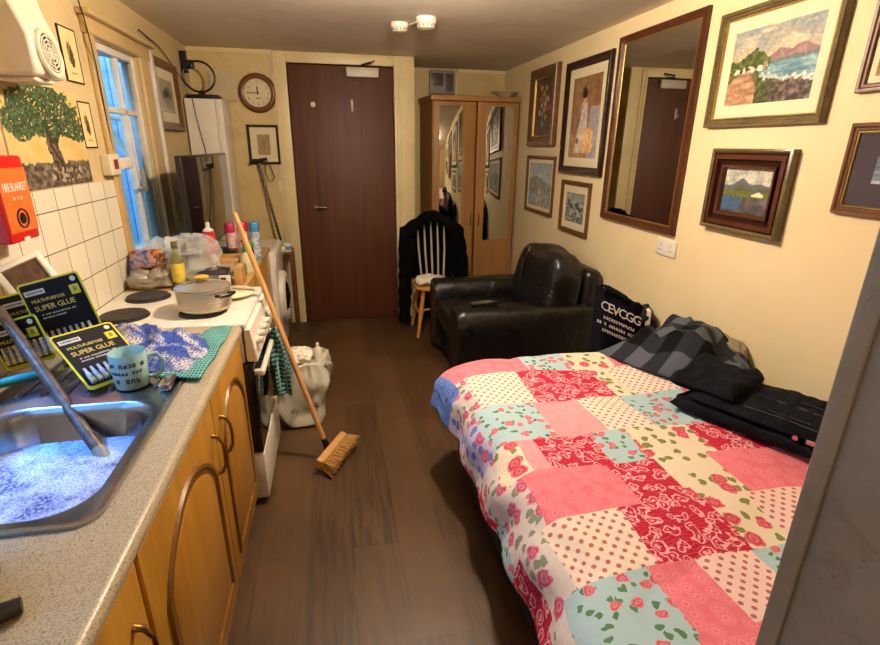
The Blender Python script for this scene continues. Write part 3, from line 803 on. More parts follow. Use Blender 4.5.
def plate(name, label, cat, wall, a, z, w, h, holes='socket', mat='plastic_white'):
    if wall == 'R': loc, rz = (XR, a, z), -PI/2
    elif wall == 'L': loc, rz = (XL, a, z), PI/2
    else: loc, rz = (a, YB, z), 0
    t = thing(name, label, cat, loc, None, rz)
    m = MB(); m.rbox(-w/2, w/2, -.012, -.0005, -h/2, h/2, .005); m.build('plate', M[mat], t)
    if holes == 'socket':
        for sx in (-w/4, w/4):
            m = MB()
            for dx, dz, ww, hh in ((0, .018, .004, .009), (-.011, -.006, .008, .004), (.011, -.006, .008, .004)):
                m.box(sx+dx-ww/2, sx+dx+ww/2, -.0128, -.0115, dz-hh/2-.008, dz+hh/2-.008)
            m.build('socket_slots', M['black'], t)
            m = MB(); m.rbox(sx-.008, sx+.008, -.016, -.011, .022, .034, .002); m.build('rocker', M['plastic_white'], t)
    else:
        m = MB(); m.rbox(-.012, .012, -.018, -.011, -.018, .018, .003); m.build('rocker', M['plastic_white'], t)
    return t
plate('wall_socket', 'white double socket on the cream wall below the tall mirror', 'socket', 'R', 2.41, 1.09, .165, .088)
plate('wall_switch', 'small cream switch plate between hanging stick and dark door', 'switch', 'B', -.42, 1.257, .088, .088, 'switch', 'offwhite')
# fused spur on the tile edge
t = thing('fused_spur', 'cream surface-mounted switch box at the window edge above tiles', 'switch', (XL, 2.86, 1.5), None, PI/2)
m = MB(); m.rbox(-.12, .0, -.045, -.0005, -.048, .048, .006); m.build('box', M['offwhite'], t)
m = MB(); m.rbox(-.085, -.045, -.05, -.044, -.02, .025, .003); m.build('red_rocker', simple('dull_red_rocker', '#7c2f22', .4), t)
m = MB(); m.rbox(.002, .165, -.04, -.012, -.026, .03, .006); m.build('outlet', M['plastic_white'], t)

# wall heater, top left
t = thing('fan_heater', 'large white wall fan heater with round grille above olive tree poster', 'heater', (XL, 2.15, 1.80))
m = MB(); poly = [(0, 0), (.15, -.0), (.165, .015), (.163, .12), (.135, .20), (.115, .30), (.08, .42), (0, .44)]
m.prism([(p[0], p[1]) for p in poly], (XL+.0005, 1.985, 1.80), (1, 0, 0), (0, 0, 1), (0, .20, 0)); m.build('casing', M['offwhite'], t, bevel=.012)
Hc = Matrix.Translation((XL+.1655, 2.085, 1.875)) @ rotm(-.10, 'Y')
ringp = lambda r, x=0: [Hc @ Vector((x, r*math.cos(a), r*math.sin(a))) for a in [2*PI*k/32 for k in range(32)]]
m = MB(); m.tube(ringp(.066, .003), .009, 8, closed=True); m.rbox(XL+.03, XL+.14, 2.02, 2.15, 1.785, 1.801, .008); m.build('outlet_rim', M['offwhite'], t)
m = MB(); m.xf = Hc; m.cyl((-.03, 0, 0), (.007, 0, 0), .062, .064, 32); gr = m.build('grille_recess', M['black'], t)
m = MB()
for r in (.053, .041, .029, .016): m.tube(ringp(r, .009), .0026, 6, closed=True)
for k in range(4):
    a = k*PI/4; m.tube([Hc @ Vector((.009, -.063*math.cos(a), -.063*math.sin(a))), Hc @ Vector((.009, .063*math.cos(a), .063*math.sin(a)))], .0022, 6)
m.build('grille', M['offwhite'], t)
# pull cord + cables
m = MB(); m.tube([(XL+.03, 2.72, ZC), (XL+.03, 2.74, 2.25), (XL+.03, 2.80, 2.12), (XL+.03, 2.83, 1.95), (XL+.02, 2.86, 1.56)], .003, 6)
tag(m.build('pull_cord', M['blackmetal'], loc=(XL+.03, 2.72, ZC)), 'thin dark cord hanging from the ceiling beside the window', 'cord')
m = MB(); m.tube([(XL+.012, 3.60, 2.22), (XL+.012, 3.95, 2.19), (XL+.012, 4.2, 2.12), (XL+.05, 4.36, 2.0)], .004, 6)
tag(m.build('wall_cable', M['blackmetal'], loc=(XL+.012, 3.6, 2.22)), 'thin dark cable drooping along the wall above the grey portrait', 'cable')

# fire blanket
t = thing('fire_blanket', 'red and orange fire blanket case on the tiled wall', 'fire blanket', (XL+.01, 1.85, 1.3))
m = MB(); m.rbox(XL+.008, XL+.105, 1.735, 1.895, 1.305, 1.56, .008); case = m.build('case', M['red'], t)
m = MB(); m.rbox(XL+.1052, XL+.1075, 1.742, 1.892, 1.335, 1.525, .001); face = m.build('front_label', M['orange'], t)
FB = fr((XL+.1078, 1.817, 0), (0, 1, 0), (0, 0, 1))
m = MB(); m.text('FIRE BLANKET', .024, FB @ Matrix.Diagonal((.92, 1.5, 1, 1)) @ Matrix.Translation((0, 1.468/1.5, 0)), .0003, spacing=.88)
scribble(m, FB, 0, 1.436, 7, .012, 0, 5)
m.build('lettering', M['paper'], face)
m = MB(); m.xf = FB; m.tube([(.028*math.cos(a), 1.375+.028*math.sin(a), .0005) for a in [2*PI*k/24 for k in range(24)]], .003, 6, closed=True); m.lathe([(0.0, .0012), (.017, .0012), (.017, 0)], (0, 1.375, 0), 20)
m.build('round_emblem', M['black'], face)
m = MB(); m.rbox(XL+.105, XL+.108, 1.80, 1.83, 1.306, 1.318, .001); m.build('pull_tab', M['paper'], t)

# ------------------------------------------------------------------ kitchen run
XFc = -.41
def arch_door(name, y0, y1, z0, z1, parent, handle_y):
    """lacquered pine door with a cathedral-arch panel"""
    m = MB(); x = XFc; s = .075
    m.rbox(x-.02, x, y0, y1, z0, z1, .004, 2); dd = m.build(name, M['pine'], parent)
    n = 16; a, b_ = y0+s, y1-s; zl, zs, zh = z0+.09, z1-.22, z1-.075
    def arch(ins):
        pts = [(a+ins, zl+ins), (b_-ins, zl+ins)]
        for k in range(n+1):
            q = k/n; yy = lerp(b_-ins, a+ins, q); pts.append((yy, lerp(zs, zh-ins, math.sin(PI*q)**.7)))
        return pts
    m = MB(); rows = []
    for ins, xx in ((-.012, x+.0005), (-.008, x+.009), (.004, x+.009), (.012, x-.003+.0045), (.028, x+.003)):
        rows.append([(xx, p[0], p[1]) for p in arch(ins)])
    m.grid(rows, cv=True); m.build('moulding', M['pine_dark'], dd)
    m = MB(); A = arch(.026); m.add([(x+.0035, p[0], p[1]) for p in A]+[(x+.009, lerp(p[0], (a+b_)/2, .06), lerp(p[1], (zl+zh)/2, .05)) for p in A],
        [tuple(range(len(A), 2*len(A)))]+[(i, (i+1) % len(A), len(A)+(i+1) % len(A), len(A)+i) for i in range(len(A))], 0, False)
    m.build('arched_panel', M['pine_panel'], dd)
    if handle_y is not None:
        m = MB(); zt, zb = z1-.10, z1-.235
        m.tube([(x, handle_y, zt), (x+.018, handle_y, zt-.004), (x+.03, handle_y, zt-.03), (x+.032, handle_y, (zt+zb)/2), (x+.03, handle_y, zb+.03), (x+.018, handle_y, zb+.004), (x, handle_y, zb)], [.008, .007, .005, .0055, .005, .007, .008])
        m.build('handle', M['brass'], dd)
def cabinet(label, y0, y1, doors):
    t = thing('base_cabinet', label, 'cabinet', ((XL+XFc)/2, (y0+y1)/2, 0))
    m = MB(); x1 = XFc-.022
    m.box(XL+.02, x1, y0, y0+.018, .1, ZW-.041); m.box(XL+.02, x1, y1-.018, y1, .1, ZW-.041); m.box(XL+.02, x1, y0, y1, .1, .118); m.box(XL+.02, XL+.03, y0, y1, .1, ZW-.041)
    m.box(x1-.018, x1, y0, y1, ZW-.12, ZW-.041); m.box(x1-.018, x1, y0, y0+.03, .1, ZW-.05); m.box(x1-.018, x1, y1-.03, y1, .1, ZW-.05)
    m.build('carcass', M['pine'], t)
    m = MB(); m.box(XL+.02, XFc-.045, y0, y1, 0, .1); m.build('plinth', M['pine_dark'], t)
    for a, b_, h in doors: arch_door('door', a, b_, .105, ZW-.05, t, h)
    return t
cabinet('pine base cabinet nearest the camera, cut by the bottom edge', .20, .858, [(.21, .85, .79)])
cabinet('pine base cabinet with two arched doors between sink and cooker', .862, 2.05, [(.868, 1.50, 1.455), (1.508, 2.045, 1.575)])

# worktop with sink cut-out
SX0, SX1, SY0, SY1 = -.985, -.485, .90, 1.97
BX0, BX1, BY0, BY1 = -.945, -.525, .945, 1.43
t = thing('worktop', 'speckled beige laminate worktop running along the left wall to the cooker', 'worktop', ((XL-.4)/2, 1.1, ZW-.04))
m = MB(); h0, h1 = ZW-.04, ZW; g = .012
for q in ((XL+.009, -.414, .15, BY0-g), (XL+.009, -.414, BY1+g, 2.055), (XL+.009, BX0-g, BY0-g, BY1+g), (BX1+g, -.414, BY0-g, BY1+g)): m.box(q[0], q[1], q[2], q[3], h0, h1)
m.build('slab', M['worktop'], t)
m = MB(); rows = []
for y in (.15, 2.055): rows.append([(-.414+.016*math.sin(a), y, h0+.02+.02*math.cos(a)) for a in [PI*k/8 for k in range(9)]])
m.grid(rows); m.add(rows[0], [tuple(range(9))], 0, False); m.add(rows[1], [tuple(reversed(range(9)))], 0, False); m.build('rounded_edge', M['worktop'], t)
m = MB(); m.rbox(XL+.009, -.405, 2.0552, 2.0585, h0+.002, h1-.001, .001); m.build('end_strip', M['worktop_edge'], t)

# sink
def rrect(x0, x1, y0, y1, r, z, n=8):
    pts = []
    for cx, cy, a0 in ((x1-r, y1-r, 0), (x0+r, y1-r, PI/2), (x0+r, y0+r, PI), (x1-r, y0+r, 3*PI/2)):
        for k in range(n+1):
            a = a0+PI/2*k/n; pts.append((cx+r*math.cos(a), cy+r*math.sin(a), z))
    return pts
t = thing('sink', 'stainless steel inset sink with drainer on the beige worktop', 'sink', (-.74, 1.2, ZW))
m = MB(); rows = [rrect(SX0, SX1, SY0, SY1, .045, ZW+.0005), rrect(SX0+.001, SX1-.001, SY0+.001, SY1-.001, .045, ZW+.008), rrect(SX0+.012, SX1-.012, SY0+.012, SY1-.012, .04, ZW+.009), rrect(SX0+.02, SX1-.02, SY0+.02, SY1-.02, .04, ZW+.004),
        rrect(BX0-.008, BX1+.008, BY0-.008, BY1+.008, .10, ZW+.004), rrect(BX0, BX1, BY0, BY1, .10, ZW-.001), rrect(BX0+.008, BX1-.008, BY0+.008, BY1-.008, .10, ZW-.02), rrect(BX0+.022, BX1-.022, BY0+.022, BY1-.022, .09, ZW-.14), rrect(BX0+.05, BX1-.05, BY0+.05, BY1-.05, .07, ZW-.165)]
m.grid(rows, cv=True); m.add(rows[-1], [tuple(range(len(rows[-1])))], 0, False); m.build('basin', M['steel'], t)
m = MB()
for k in range(7):
    xx = -.92+k*.06
    m.tube([(xx, 1.50, ZW+.0045), (xx, 1.52, ZW+.008), (xx, 1.90, ZW+.008), (xx, 1.92, ZW+.0045)], .007, 8)
m.build('drainer_ribs', M['steel'], t)
m = MB(); m.rbox(-.54, -.505, 1.47, 1.55, ZW+.006, ZW+.03, .006); m.build('waste_lever', M['chrome'], t)
# water with suds, the blue daylight tinted into its colours
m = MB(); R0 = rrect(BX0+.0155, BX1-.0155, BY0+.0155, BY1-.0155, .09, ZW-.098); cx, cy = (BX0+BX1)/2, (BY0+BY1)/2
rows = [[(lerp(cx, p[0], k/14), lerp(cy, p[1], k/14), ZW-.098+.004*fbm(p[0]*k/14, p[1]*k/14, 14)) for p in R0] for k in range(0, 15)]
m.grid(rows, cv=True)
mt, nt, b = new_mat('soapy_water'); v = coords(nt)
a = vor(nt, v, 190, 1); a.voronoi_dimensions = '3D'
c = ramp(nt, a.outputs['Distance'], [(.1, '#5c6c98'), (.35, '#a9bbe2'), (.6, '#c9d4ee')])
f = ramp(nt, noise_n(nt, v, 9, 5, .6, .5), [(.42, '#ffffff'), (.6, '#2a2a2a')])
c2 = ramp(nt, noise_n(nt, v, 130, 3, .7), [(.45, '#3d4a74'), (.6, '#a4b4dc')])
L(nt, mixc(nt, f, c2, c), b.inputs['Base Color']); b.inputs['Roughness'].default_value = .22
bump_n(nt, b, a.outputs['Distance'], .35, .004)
tag(m.build('soapy_water', mt, loc=(cx, cy, ZW-.098)), 'soapy washing-up water, tinted blue for daylight, filling the steel sink', 'water', None, 'stuff')
# dirty pipe standing in the sink
p0, p1 = Vector((-.632, 1.305, .775)), Vector((-1.02, 1.70, 1.115))
m = MB(); pts = [p0.lerp(p1, k/12) for k in range(13)]
m.tube(pts, [.0165]*3+[.0155]*10, 14); t = thing('metal_pole', 'tarnished metal pole leaning across the soapy sink', 'pole', p0)
m.build('shaft', M['dirtysteel'], t)
m = MB(); q = p0.lerp(p1, .0); m.tube([p0.lerp(p1, .0), p0.lerp(p1, .1)], [.018, .018], 14); m.build('end_cap', M['grey'], t)
# teal handled brush
t = thing('dish_brush', 'teal handled washing-up brush at the left edge beside the sink', 'brush', (-.9, 1.54, ZW+.01))
m = MB(); m.tube([(-1.0, 1.50, .945), (-.93, 1.535, .95), (-.885, 1.56, .95)], [.012, .014, .014], 14); m.build('handle', M['teal'], t)
m = MB(); m.tube([(-.884, 1.56, .95), (-.872, 1.567, .95)], [.016, .013], 14); m.build('collar', M['offwhite'], t)
m = MB(); m.superell((-1.005, 1.497, .934), (.03, .026, .024), .6, .6); m.build('bristles', M['paper'], t)

# ------------------------------------------------------------------ glue cards
def glue_card(label, o, u, v, w=.175, h=.21, group=None, tb=0.0):
    """o: lower left corner"""
    t = thing('glue_card', label, 'glue pack', o, group)
    F = fr(o, u, v)
    m = MB(); m.xf = F; n = 6; r = .012; pts = rrect(0, w, 0, h, r, 0, 5)
    m.prism([(p[0], p[1]) for p in pts], (0, 0, 0), (1, 0, 0), (0, 1, 0), (0, 0, .002)); m.build('backing_card', M['yellow'], t)
    m = MB(); m.xf = F; pts = rrect(.006, w-.006, .012, h-.006, r*.7, 0, 5); m.prism([(p[0], p[1]) for p in pts], (0, 0, .0021), (1, 0, 0), (0, 1, 0), (0, 0, .0006)); pr_ = m.build('black_print', M['cardblack'], t)
    m = MB(); m.text('MULTI-PURPOSE', .0145, F @ Matrix.Translation((.072, h-.062, .003)), .0003, spacing=.95); m.text('SUPER GLUE', .0235, F @ Matrix.Translation((.083, h-.086, .003)), .0003, spacing=.95)
    m.build('title', M['lettering_yellow'], pr_)
    m = MB(); m.xf = F; m.rbox(.012, .072, h-.042, h-.026, .0029, .0036, .0003)
    m.build('brand_label', M['lettering_white'], pr_)
    m = MB(); scribble(m, F, .042, h-.034, 9, .0085, .0037, 2, .66, .2); m.build('brand_print', M['lettering_black'], pr_)
    m = MB(); scribble(m, F, .085, h-.107, 26, .0065, .0028, 3); scribble(m, F, .068, h-.118, 18, .0065, .0028, 4); m.build('small_print', M['lettering_white'], pr_)
    m = MB(); m.xf = F; m.lathe([(0, .0036), (.008, .0036), (.008, .0028)], (w-.022, h-.02, 0), 16); m.build('round_mark', M['lettering_white'], pr_)
    m = MB(); m.xf = F; m.rbox(w-.042, w-.014, h-.068, h-.038, .0029, .0038, .0004); m.build('count_badge', M['yellow'], pr_)
    m = MB(); m.text('8', .022, F @ Matrix.Translation((w-.028, h-.053, .004)), .0003); m.build('count_figure', M['lettering_black'], pr_)
    for k in range(8):
        x = .022+k*.0188; m = MB(); m.xf = F
        m.tube([(x, tb+.018, .008), (x, tb+.05, .0085), (x, tb+.055, .008), (x, tb+.06, .0078), (x, tb+.075, .0078)], [.0078, .0078, .006, .0052, .004], 8); m.build('glue_tube', M['tube'], t)
    m = MB(); m.xf = F
    for k in range(8):
        x = .022+k*.0188; m.rbox(x-.005, x+.005, tb+.02, tb+.034, .0155, .0168, .0005)
    m.build('tube_labels', M['lettering_yellow'], t)
    return t
glue_card('black and yellow glue card lying lowest on the drainer behind the mug', (-.72, 1.478, .922), (.11, .125, 0), (-.16, .085, .122), .18, .222, None)
glue_card('glue card standing upright, topmost of the stack against the tiles', (-.925, 1.72, .95), (.17, .0, .042), (-.06, .02, .215), .185, .235)
glue_card('glue card half hidden behind the upright one, left of it', (-1.005, 1.738, .94), (.17, .0, .04), (-.06, .012, .215), .13, .205, None)
glue_card('leftmost glue card, mostly hidden behind the metal pole', (-1.02, 1.66, .925), (.17, .0, .045), (-.05, .02, .2), .15, .15, None)
# dog picture frame leaning on tiles
t = thing('photo_frame', 'white photo frame of a tan dog leaning behind the glue cards', 'photo frame', (-.9, 1.72, ZW+.01))
W_, H_ = .145, .34
FR = fr((-.912, 1.762, .915), (.55, .66, .25), (-.42, 0, .9))
m = MB(); m.xf = FR
def fring(m, w, h, pts):
    m.grid([[(i, i, d_), (w-i, i, d_), (w-i, h-i, d_), (i, h-i, d_)] for i, d_ in pts], cv=True, smooth=False)
fring(m, W_, H_, [(0, 0), (0, .010), (.004, .013), (.018, .012), (.021, .004)]); m.box(0.002, W_-.002, .002, H_-.002, -.002, .003); m.build('frame', M['plastic_white'], t)
m = MB(); m.xf = FR; rows = []; cols = []
for i in range(41):
    rows.append([(.02+(W_-.04)*i/40, .02+(H_-.04)*j/40, .0045) for j in range(41)]); cols.append([lin(art_dog(i/40, (j/40-.25)*1.6)) for j in range(41)])
m.grid(rows, cols=cols, smooth=False); m.build('photograph', M['print_gloss'], t)

# mug
mx, my = -.625, 1.53
t = thing('mug', 'pale blue and cream mug with dark lettering beside the sink', 'mug', (mx, my, ZW+.0096))
m = MB(); m.lathe([(.0, .002), (.042, .0), (.046, .004), (.049, .05), (.0505, .106), (.0495, .109), (.0475, .106), (.0455, .05), (.042, .008), (0, .006)], (mx, my, ZW+.0097), 36)
mm_, nt, b = new_mat('mug_glaze'); v = coords(nt); c = ramp(nt, noise_n(nt, v, 4, 2), [(.3, '#8cc6d0'), (.7, '#b9d8d2')]); L(nt, c, b.inputs['Base Color']); b.inputs['Roughness'].default_value = .15
m.build('body', mm_, t)
m = MB(); m.tube([(mx+.045, my+.012, ZW+.098), (mx+.072, my+.02, ZW+.101), (mx+.086, my+.024, ZW+.074), (mx+.082, my+.023, ZW+.046), (mx+.062, my+.018, ZW+.028), (mx+.044, my+.012, ZW+.03)], [.006, .0058, .006, .006, .0058, .006]); m.build('handle', mm_, t)
m = MB()
for n_, zz, sz, sd in ((9, .078, .0165, 3), (9, .055, .0135, 8), (5, .030, .019, 6)):
    def mugF(q, zz=zz):
        a = math.radians(-82)+q/.05
        return Matrix.Translation((mx+.0503*math.cos(a), my+.0503*math.sin(a), ZW+.011+zz)) @ rotm(a+PI/2, 'Z') @ rotm(PI/2, 'X')
    scribble(m, mugF, 0, 0, n_, sz, 0, sd, .72, .17)
m.build('lettering', M['lettering_black'], t)
m = MB(); m.lathe([(0, .0), (.046, 0), (.045, -.002), (0, -.002)], (mx, my, ZW+.08), 24); m.build('tea', simple('milky_tea', '#8d8a74', .2), t)

# teal checked cloth
def check_mat(name, a, b2, c3, sc):
    m, nt, b = new_mat(name); v = uvvec(nt, 1); sp = N(nt, 'ShaderNodeSeparateXYZ'); L(nt, v, sp.inputs[0])
    f = [math_n(nt, 'GREATER_THAN', math_n(nt, 'FRACT', math_n(nt, 'MULTIPLY', sp.outputs[i], sc)), .72) for i in (0, 1)]
    c = mixc(nt, math_n(nt, 'MAXIMUM', f[0], f[1]), a, b2)
    L(nt, c, b.inputs['Base Color']); b.inputs['Roughness'].default_value = .9
    bump_n(nt, b, noise_n(nt, v, 300, 2), .3, .002); return m
M['tealcheck'] = check_mat('teal_checked_cotton', '#0d5a62', '#7dbcb4', 0, 62)
m = MB(); q = [Vector((-.575, 1.56, 0)), Vector((-.435, 1.53, 0)), Vector((-.42, 2.0, 0)), Vector((-.50, 2.03, 0))]
rows = []; uvs = []
for i in range(31):
    r = []; uu = []
    for j in range(15):
        s_, t_ = i/30, j/14; p = q[0].lerp(q[1], t_).lerp(q[3].lerp(q[2], t_), s_)
        p.z = ZW+.014+.004*math.sin(s_*17+t_*5)+.004*fbm(p.x, p.y, 18); r.append(p); uu.append((t_*.2, s_*.5))
    rows.append(r); uvs.append(uu)
m.grid(rows, uvs=uvs)
tag(m.build('checked_cloth', M['tealcheck'], loc=(-.49, 1.78, ZW+.01), solid=.004), 'flat teal checked cloth on the worktop edge beside the mug', 'cloth')
# knitted dishcloth heap
mt, nt, b = new_mat('blue_white_crochet'); v = uvvec(nt, 1)
nn = noise_n(nt, v, 14, 3); a = vor(nt, v, 120, .5)
c = mixc(nt, ramp(nt, nn, [(.46, '#000000'), (.58, '#ffffff')]), '#3c5ab4', '#cfcdd6')
hole = ramp(nt, a.outputs['Distance'], [(.38, '#000000'), (.52, '#e8e8e8')])
L(nt, mixc(nt, hole, c, '#1d2a5c'), b.inputs['Base Color']); b.inputs['Roughness'].default_value = .95
bump_n(nt, b, a.outputs['Distance'], -.8, .006)
m = MB(); rows = []; uvs = []; nu, nv = 60, 40
for i in range(nu+1):
    r = []; uu = []
    for j in range(nv+1):
        s_, t_ = i/nu, j/nv
        x = lerp(-.90, -.49, s_)+.03*math.sin(t_*4); y = lerp(1.67, 2.03, t_)-.12*(s_-.45)+.04*math.sin(s_*6)
        e = min(1, 4.5*min(s_, 1-s_))*min(1, 4.5*min(t_, 1-t_))
        z = ZW+.012+e*(.022+.035*max(0, noise.noise(Vector((x*9, y*9, 4))))+.014*abs(math.sin(s_*10+3.5*t_))+.012*noise.noise(Vector((x*25, y*25, 1))))+.025*math.exp(-((s_-.8)/.1)**2-((t_-.5)/.3)**2)
        r.append((x, y, z)); uu.append((s_*.4, t_*.36))
    rows.append(r); uvs.append(uu)
m.grid(rows, uvs=uvs); tag(m.build('crochet_cloth', mt, loc=(-.7, 1.85, ZW+.01), solid=.006), 'crumpled blue and white crocheted dishcloth between mug and hob', 'cloth')

# black pan and knife handle at the near edge
t = thing('black_pot', 'black pot cut off by the left edge below the sink', 'pot', (-.665, .76, ZW))
m = MB(); m.lathe([(0, 0), (.085, 0), (.092, .01), (.094, .09), (.098, .094), (.092, .095), (.088, .012), (0, .01)], (-.675, .765, ZW), 32); m.build('body', M['black'], t)
m = MB(); m.lathe([(.093, .0), (.06, .018), (.0, .024)], (-.675, .765, ZW+.095), 32); m.lathe([(.012, 0), (.016, .016), (0, .02)], (-.675, .765, ZW+.118), 16); m.build('lid', M['blackmetal'], t)
m = MB(); m.tube([(-.62, .675, ZW+.013), (-.545, .70, ZW+.016), (-.515, .715, ZW+.015)], [.012, .015, .013], 12)
tag(m.build('brush_handle', simple('dark_brown_handle', '#2b2018', .4), loc=(-.57, .69, ZW)), 'dark brown rounded handle lying at the bottom left corner', 'handle')

# ------------------------------------------------------------------ cooker
cy0, cy1, cx1 = 2.07, 2.655, -.385
t = thing('electric_cooker', 'white freestanding electric cooker with solid hotplates and black oven door', 'cooker', (-.72, 2.36, 0))
m = MB(); m.rbox(XL+.012, cx1-.085, cy0, cy1, .02, ZW-.025, .004); m.rbox(cx1-.09, cx1-.02, cy0+.001, cy1-.001, ZW-.175, ZW-.02, .004); m.build('body', M['white'], t)
m = MB(); m.rbox(XL+.012, cx1, cy0-.002, cy1+.002, ZW-.024, ZW+.004, .008); hob = m.build('hob_top', M['white'], t)
m = MB()
for k in range(4):
    for s_ in range(3): m.rbox(XL+.035+s_*.028, XL+.055+s_*.028, 2.13+k*.045, 2.137+k*.045, ZW+.0035, ZW+.0046, .0003)
m.build('vent_slots', M['black'], hob)
for x, y, r in ((-.895, 2.24, .09), (-.89, 2.53, .09), (-.585, 2.25, .09), (-.57, 2.53, .075)):
    m = MB(); m.lathe([(r+.008, 0), (r+.006, .006), (r, .007), (r-.001, .014), (r-.02, .015), (.02, .013), (0, .013)], (x, y, ZW+.004), 36)
    m.build('hotplate', M['hotplate'], t)
m = MB(); pp = [(0, .0), (.045, -.002), (.028, .145), (0, .145)]
m.prism(pp, (cx1-.012, cy0, ZW-.17), (1, 0, 0), (0, 0, 1), (0, cy1-cy0, 0)); cp = m.build('control_panel', M['white'], t, bevel=.004)
for k in range(6):
    y = cy0+.07+k*.088; o_ = Vector((cx1+.024, y, ZW-.10)); nrm = Vector((.145, 0, .017)).normalized()
    m = MB(); m.cyl(o_, o_+nrm*.008, .022, .021, 18); m.cyl(o_+nrm*.008, o_+nrm*.026, .016, .014, 18); m.xf = Matrix(); m.rbox(o_.x+.024, o_.x+.032, y-.003, y+.003, o_.z-.012, o_.z+.014, .002)
    m.build('knob', M['plastic_white'], t)
m = MB(); m.rbox(cx1-.083, cx1+.01, cy0+.002, cy1-.002, .28, ZW-.18, .006); od = m.build('oven_door', M['gloss'], t)
m = MB(); m.rbox(cx1+.03, cx1+.052, cy0+.01, cy1-.01, ZW-.245, ZW-.218, .008)
for y in (cy0+.03, cy1-.03): m.rbox(cx1+.008, cx1+.04, y-.012, y+.012, ZW-.243, ZW-.22, .004)
m.build('handle', M['plastic_white'], od)
m = MB(); m.rbox(cx1-.083, cx1+.012, cy0+.002, cy1-.002, .035, .272, .006); m.build('drawer_front', M['white'], t)
m = MB(); m.box(XL+.03, cx1-.05, cy0+.02, cy1-.02, 0, .022); m.build('plinth', M['black'], t)
# saucepan
px_, py_ = -.575, 2.265
t = thing('saucepan', 'lidded satin steel saucepan on the front hotplate', 'saucepan', (px_, py_, ZW+.02))
mt, nt, b = new_mat('pan_reflection_tint'); tc = N(nt, 'ShaderNodeTexCoord'); sp = N(nt, 'ShaderNodeSeparateXYZ'); L(nt, tc.outputs['Object'], sp.inputs[0])
f = ramp(nt, math_n(nt, 'ADD', math_n(nt, 'MULTIPLY', sp.outputs[0], 4.0), .5), [(.44, '#9a9a98'), (.56, '#d9b558')]); L(nt, f, b.inputs['Base Color']); b.inputs['Roughness'].default_value = .2  # grey-to-yellow split paints the warm reflection; not assigned to the pan
m = MB(); m.lathe([(0, 0), (.098, 0), (.107, .008), (.110, .09), (.115, .094), (.111, .096), (.106, .09), (.1, .01), (0, .008)], (px_, py_, ZW+.019), 40); body = m.build('body', simple('satin_steel_pan', '#d0c8b4', .3, .75, var=.05), t)
m = MB(); m.lathe([(.113, 0), (.113, .006), (.1, .011), (.06, .02), (0, .026)], (px_, py_, ZW+.115), 40); lid = m.build('lid', simple('steel_rimmed_lid', '#b9b0a0', .2, .6, var=.08), t)
m = MB(); m.lathe([(.01, 0), (.01, .008), (.028, .014), (.03, .022), (.02, .027), (0, .028)], (px_, py_, ZW+.139), 24); m.build('knob', simple('yellow_knob', '#c9a63e', .35), lid)
m = MB()
for k in range(5): m.tube([(px_+(.1085+k*.0004)*math.cos(a), py_+(.1085+k*.0004)*math.sin(a), ZW+.04+k*.013) for a in [2*PI*q/36 for q in range(36)]], .0013, 6, closed=True)
m.build('body_ridges', simple('pan_ridge_steel', '#d0c4a6', .3, .75), t)
for sg in (1, -1):
    a0 = math.radians(-35 if sg > 0 else 145)
    m = MB(); pt = lambda a, r, z: (px_+r*math.cos(a0+a), py_+r*math.sin(a0+a), ZW+.019+z)
    m.tube([pt(-.3, .109, .075), pt(-.28, .14, .078), pt(0, .148, .078), pt(.28, .14, .078), pt(.3, .109, .075)], [.006, .008, .009, .008, .006], 10); m.build('side_handle', M['black'], t)
m = MB(); m.lathe([(0, .0), (.1, .0), (.107, .006), (.1, .012), (0, .012)], (-.505, 2.49, ZW+.019), 36)
tag(m.build('round_cover', simple('cream_enamel_cover', '#e0d5b2', .3), loc=(-.505, 2.49, ZW+.02)), 'round cream hotplate cover beside the saucepan', 'cover')
# tea towel over the oven handle
M['tealstripe'] = None
mt, nt, b = new_mat('teal_striped_towel'); v = uvvec(nt, 1); sp = N(nt, 'ShaderNodeSeparateXYZ'); L(nt, v, sp.inputs[0])
f = math_n(nt, 'GREATER_THAN', math_n(nt, 'FRACT', math_n(nt, 'MULTIPLY', sp.outputs[1], 34)), .62)
f2 = math_n(nt, 'GREATER_THAN', math_n(nt, 'FRACT', math_n(nt, 'MULTIPLY', sp.outputs[0], 22)), .88)
L(nt, mixc(nt, math_n(nt, 'MAXIMUM', f, f2), '#1c4f52', '#86b0a6'), b.inputs['Base Color']); b.inputs['Roughness'].default_value = .95
m = MB(); rows = []; uvs = []
for i in range(45):
    r = []; uu = []
    for j in range(41):
        s_, a = i/44, 2*PI*j/40
        z = lerp(.715, .375, s_); hw = lerp(.035, .075, min(1, s_*2.2)); hd = lerp(.022, .042, min(1, s_*2))
        k = 1+.16*math.sin(a*5+s_*4)+.10*math.sin(a*9-s_*7+1)
        y = 2.505+hw*k*math.cos(a); x = cx1+.058+.012*s_+hd*k*math.sin(a)
        if s_ < .06: x = cx1+.041+(x-cx1-.041)*(.4+s_*10); 
        z += .012*math.cos(a*2)*s_
        r.append((max(x, cx1+.0125), y, z)); uu.append((j/40*.35, s_*.42))
    rows.append(r); uvs.append(uu)
m.grid(rows, uvs=uvs); tag(m.build('tea_towel', mt, loc=(cx1+.045, 2.52, .66), solid=.004), 'teal striped tea towel hanging over the oven door handle', 'towel')

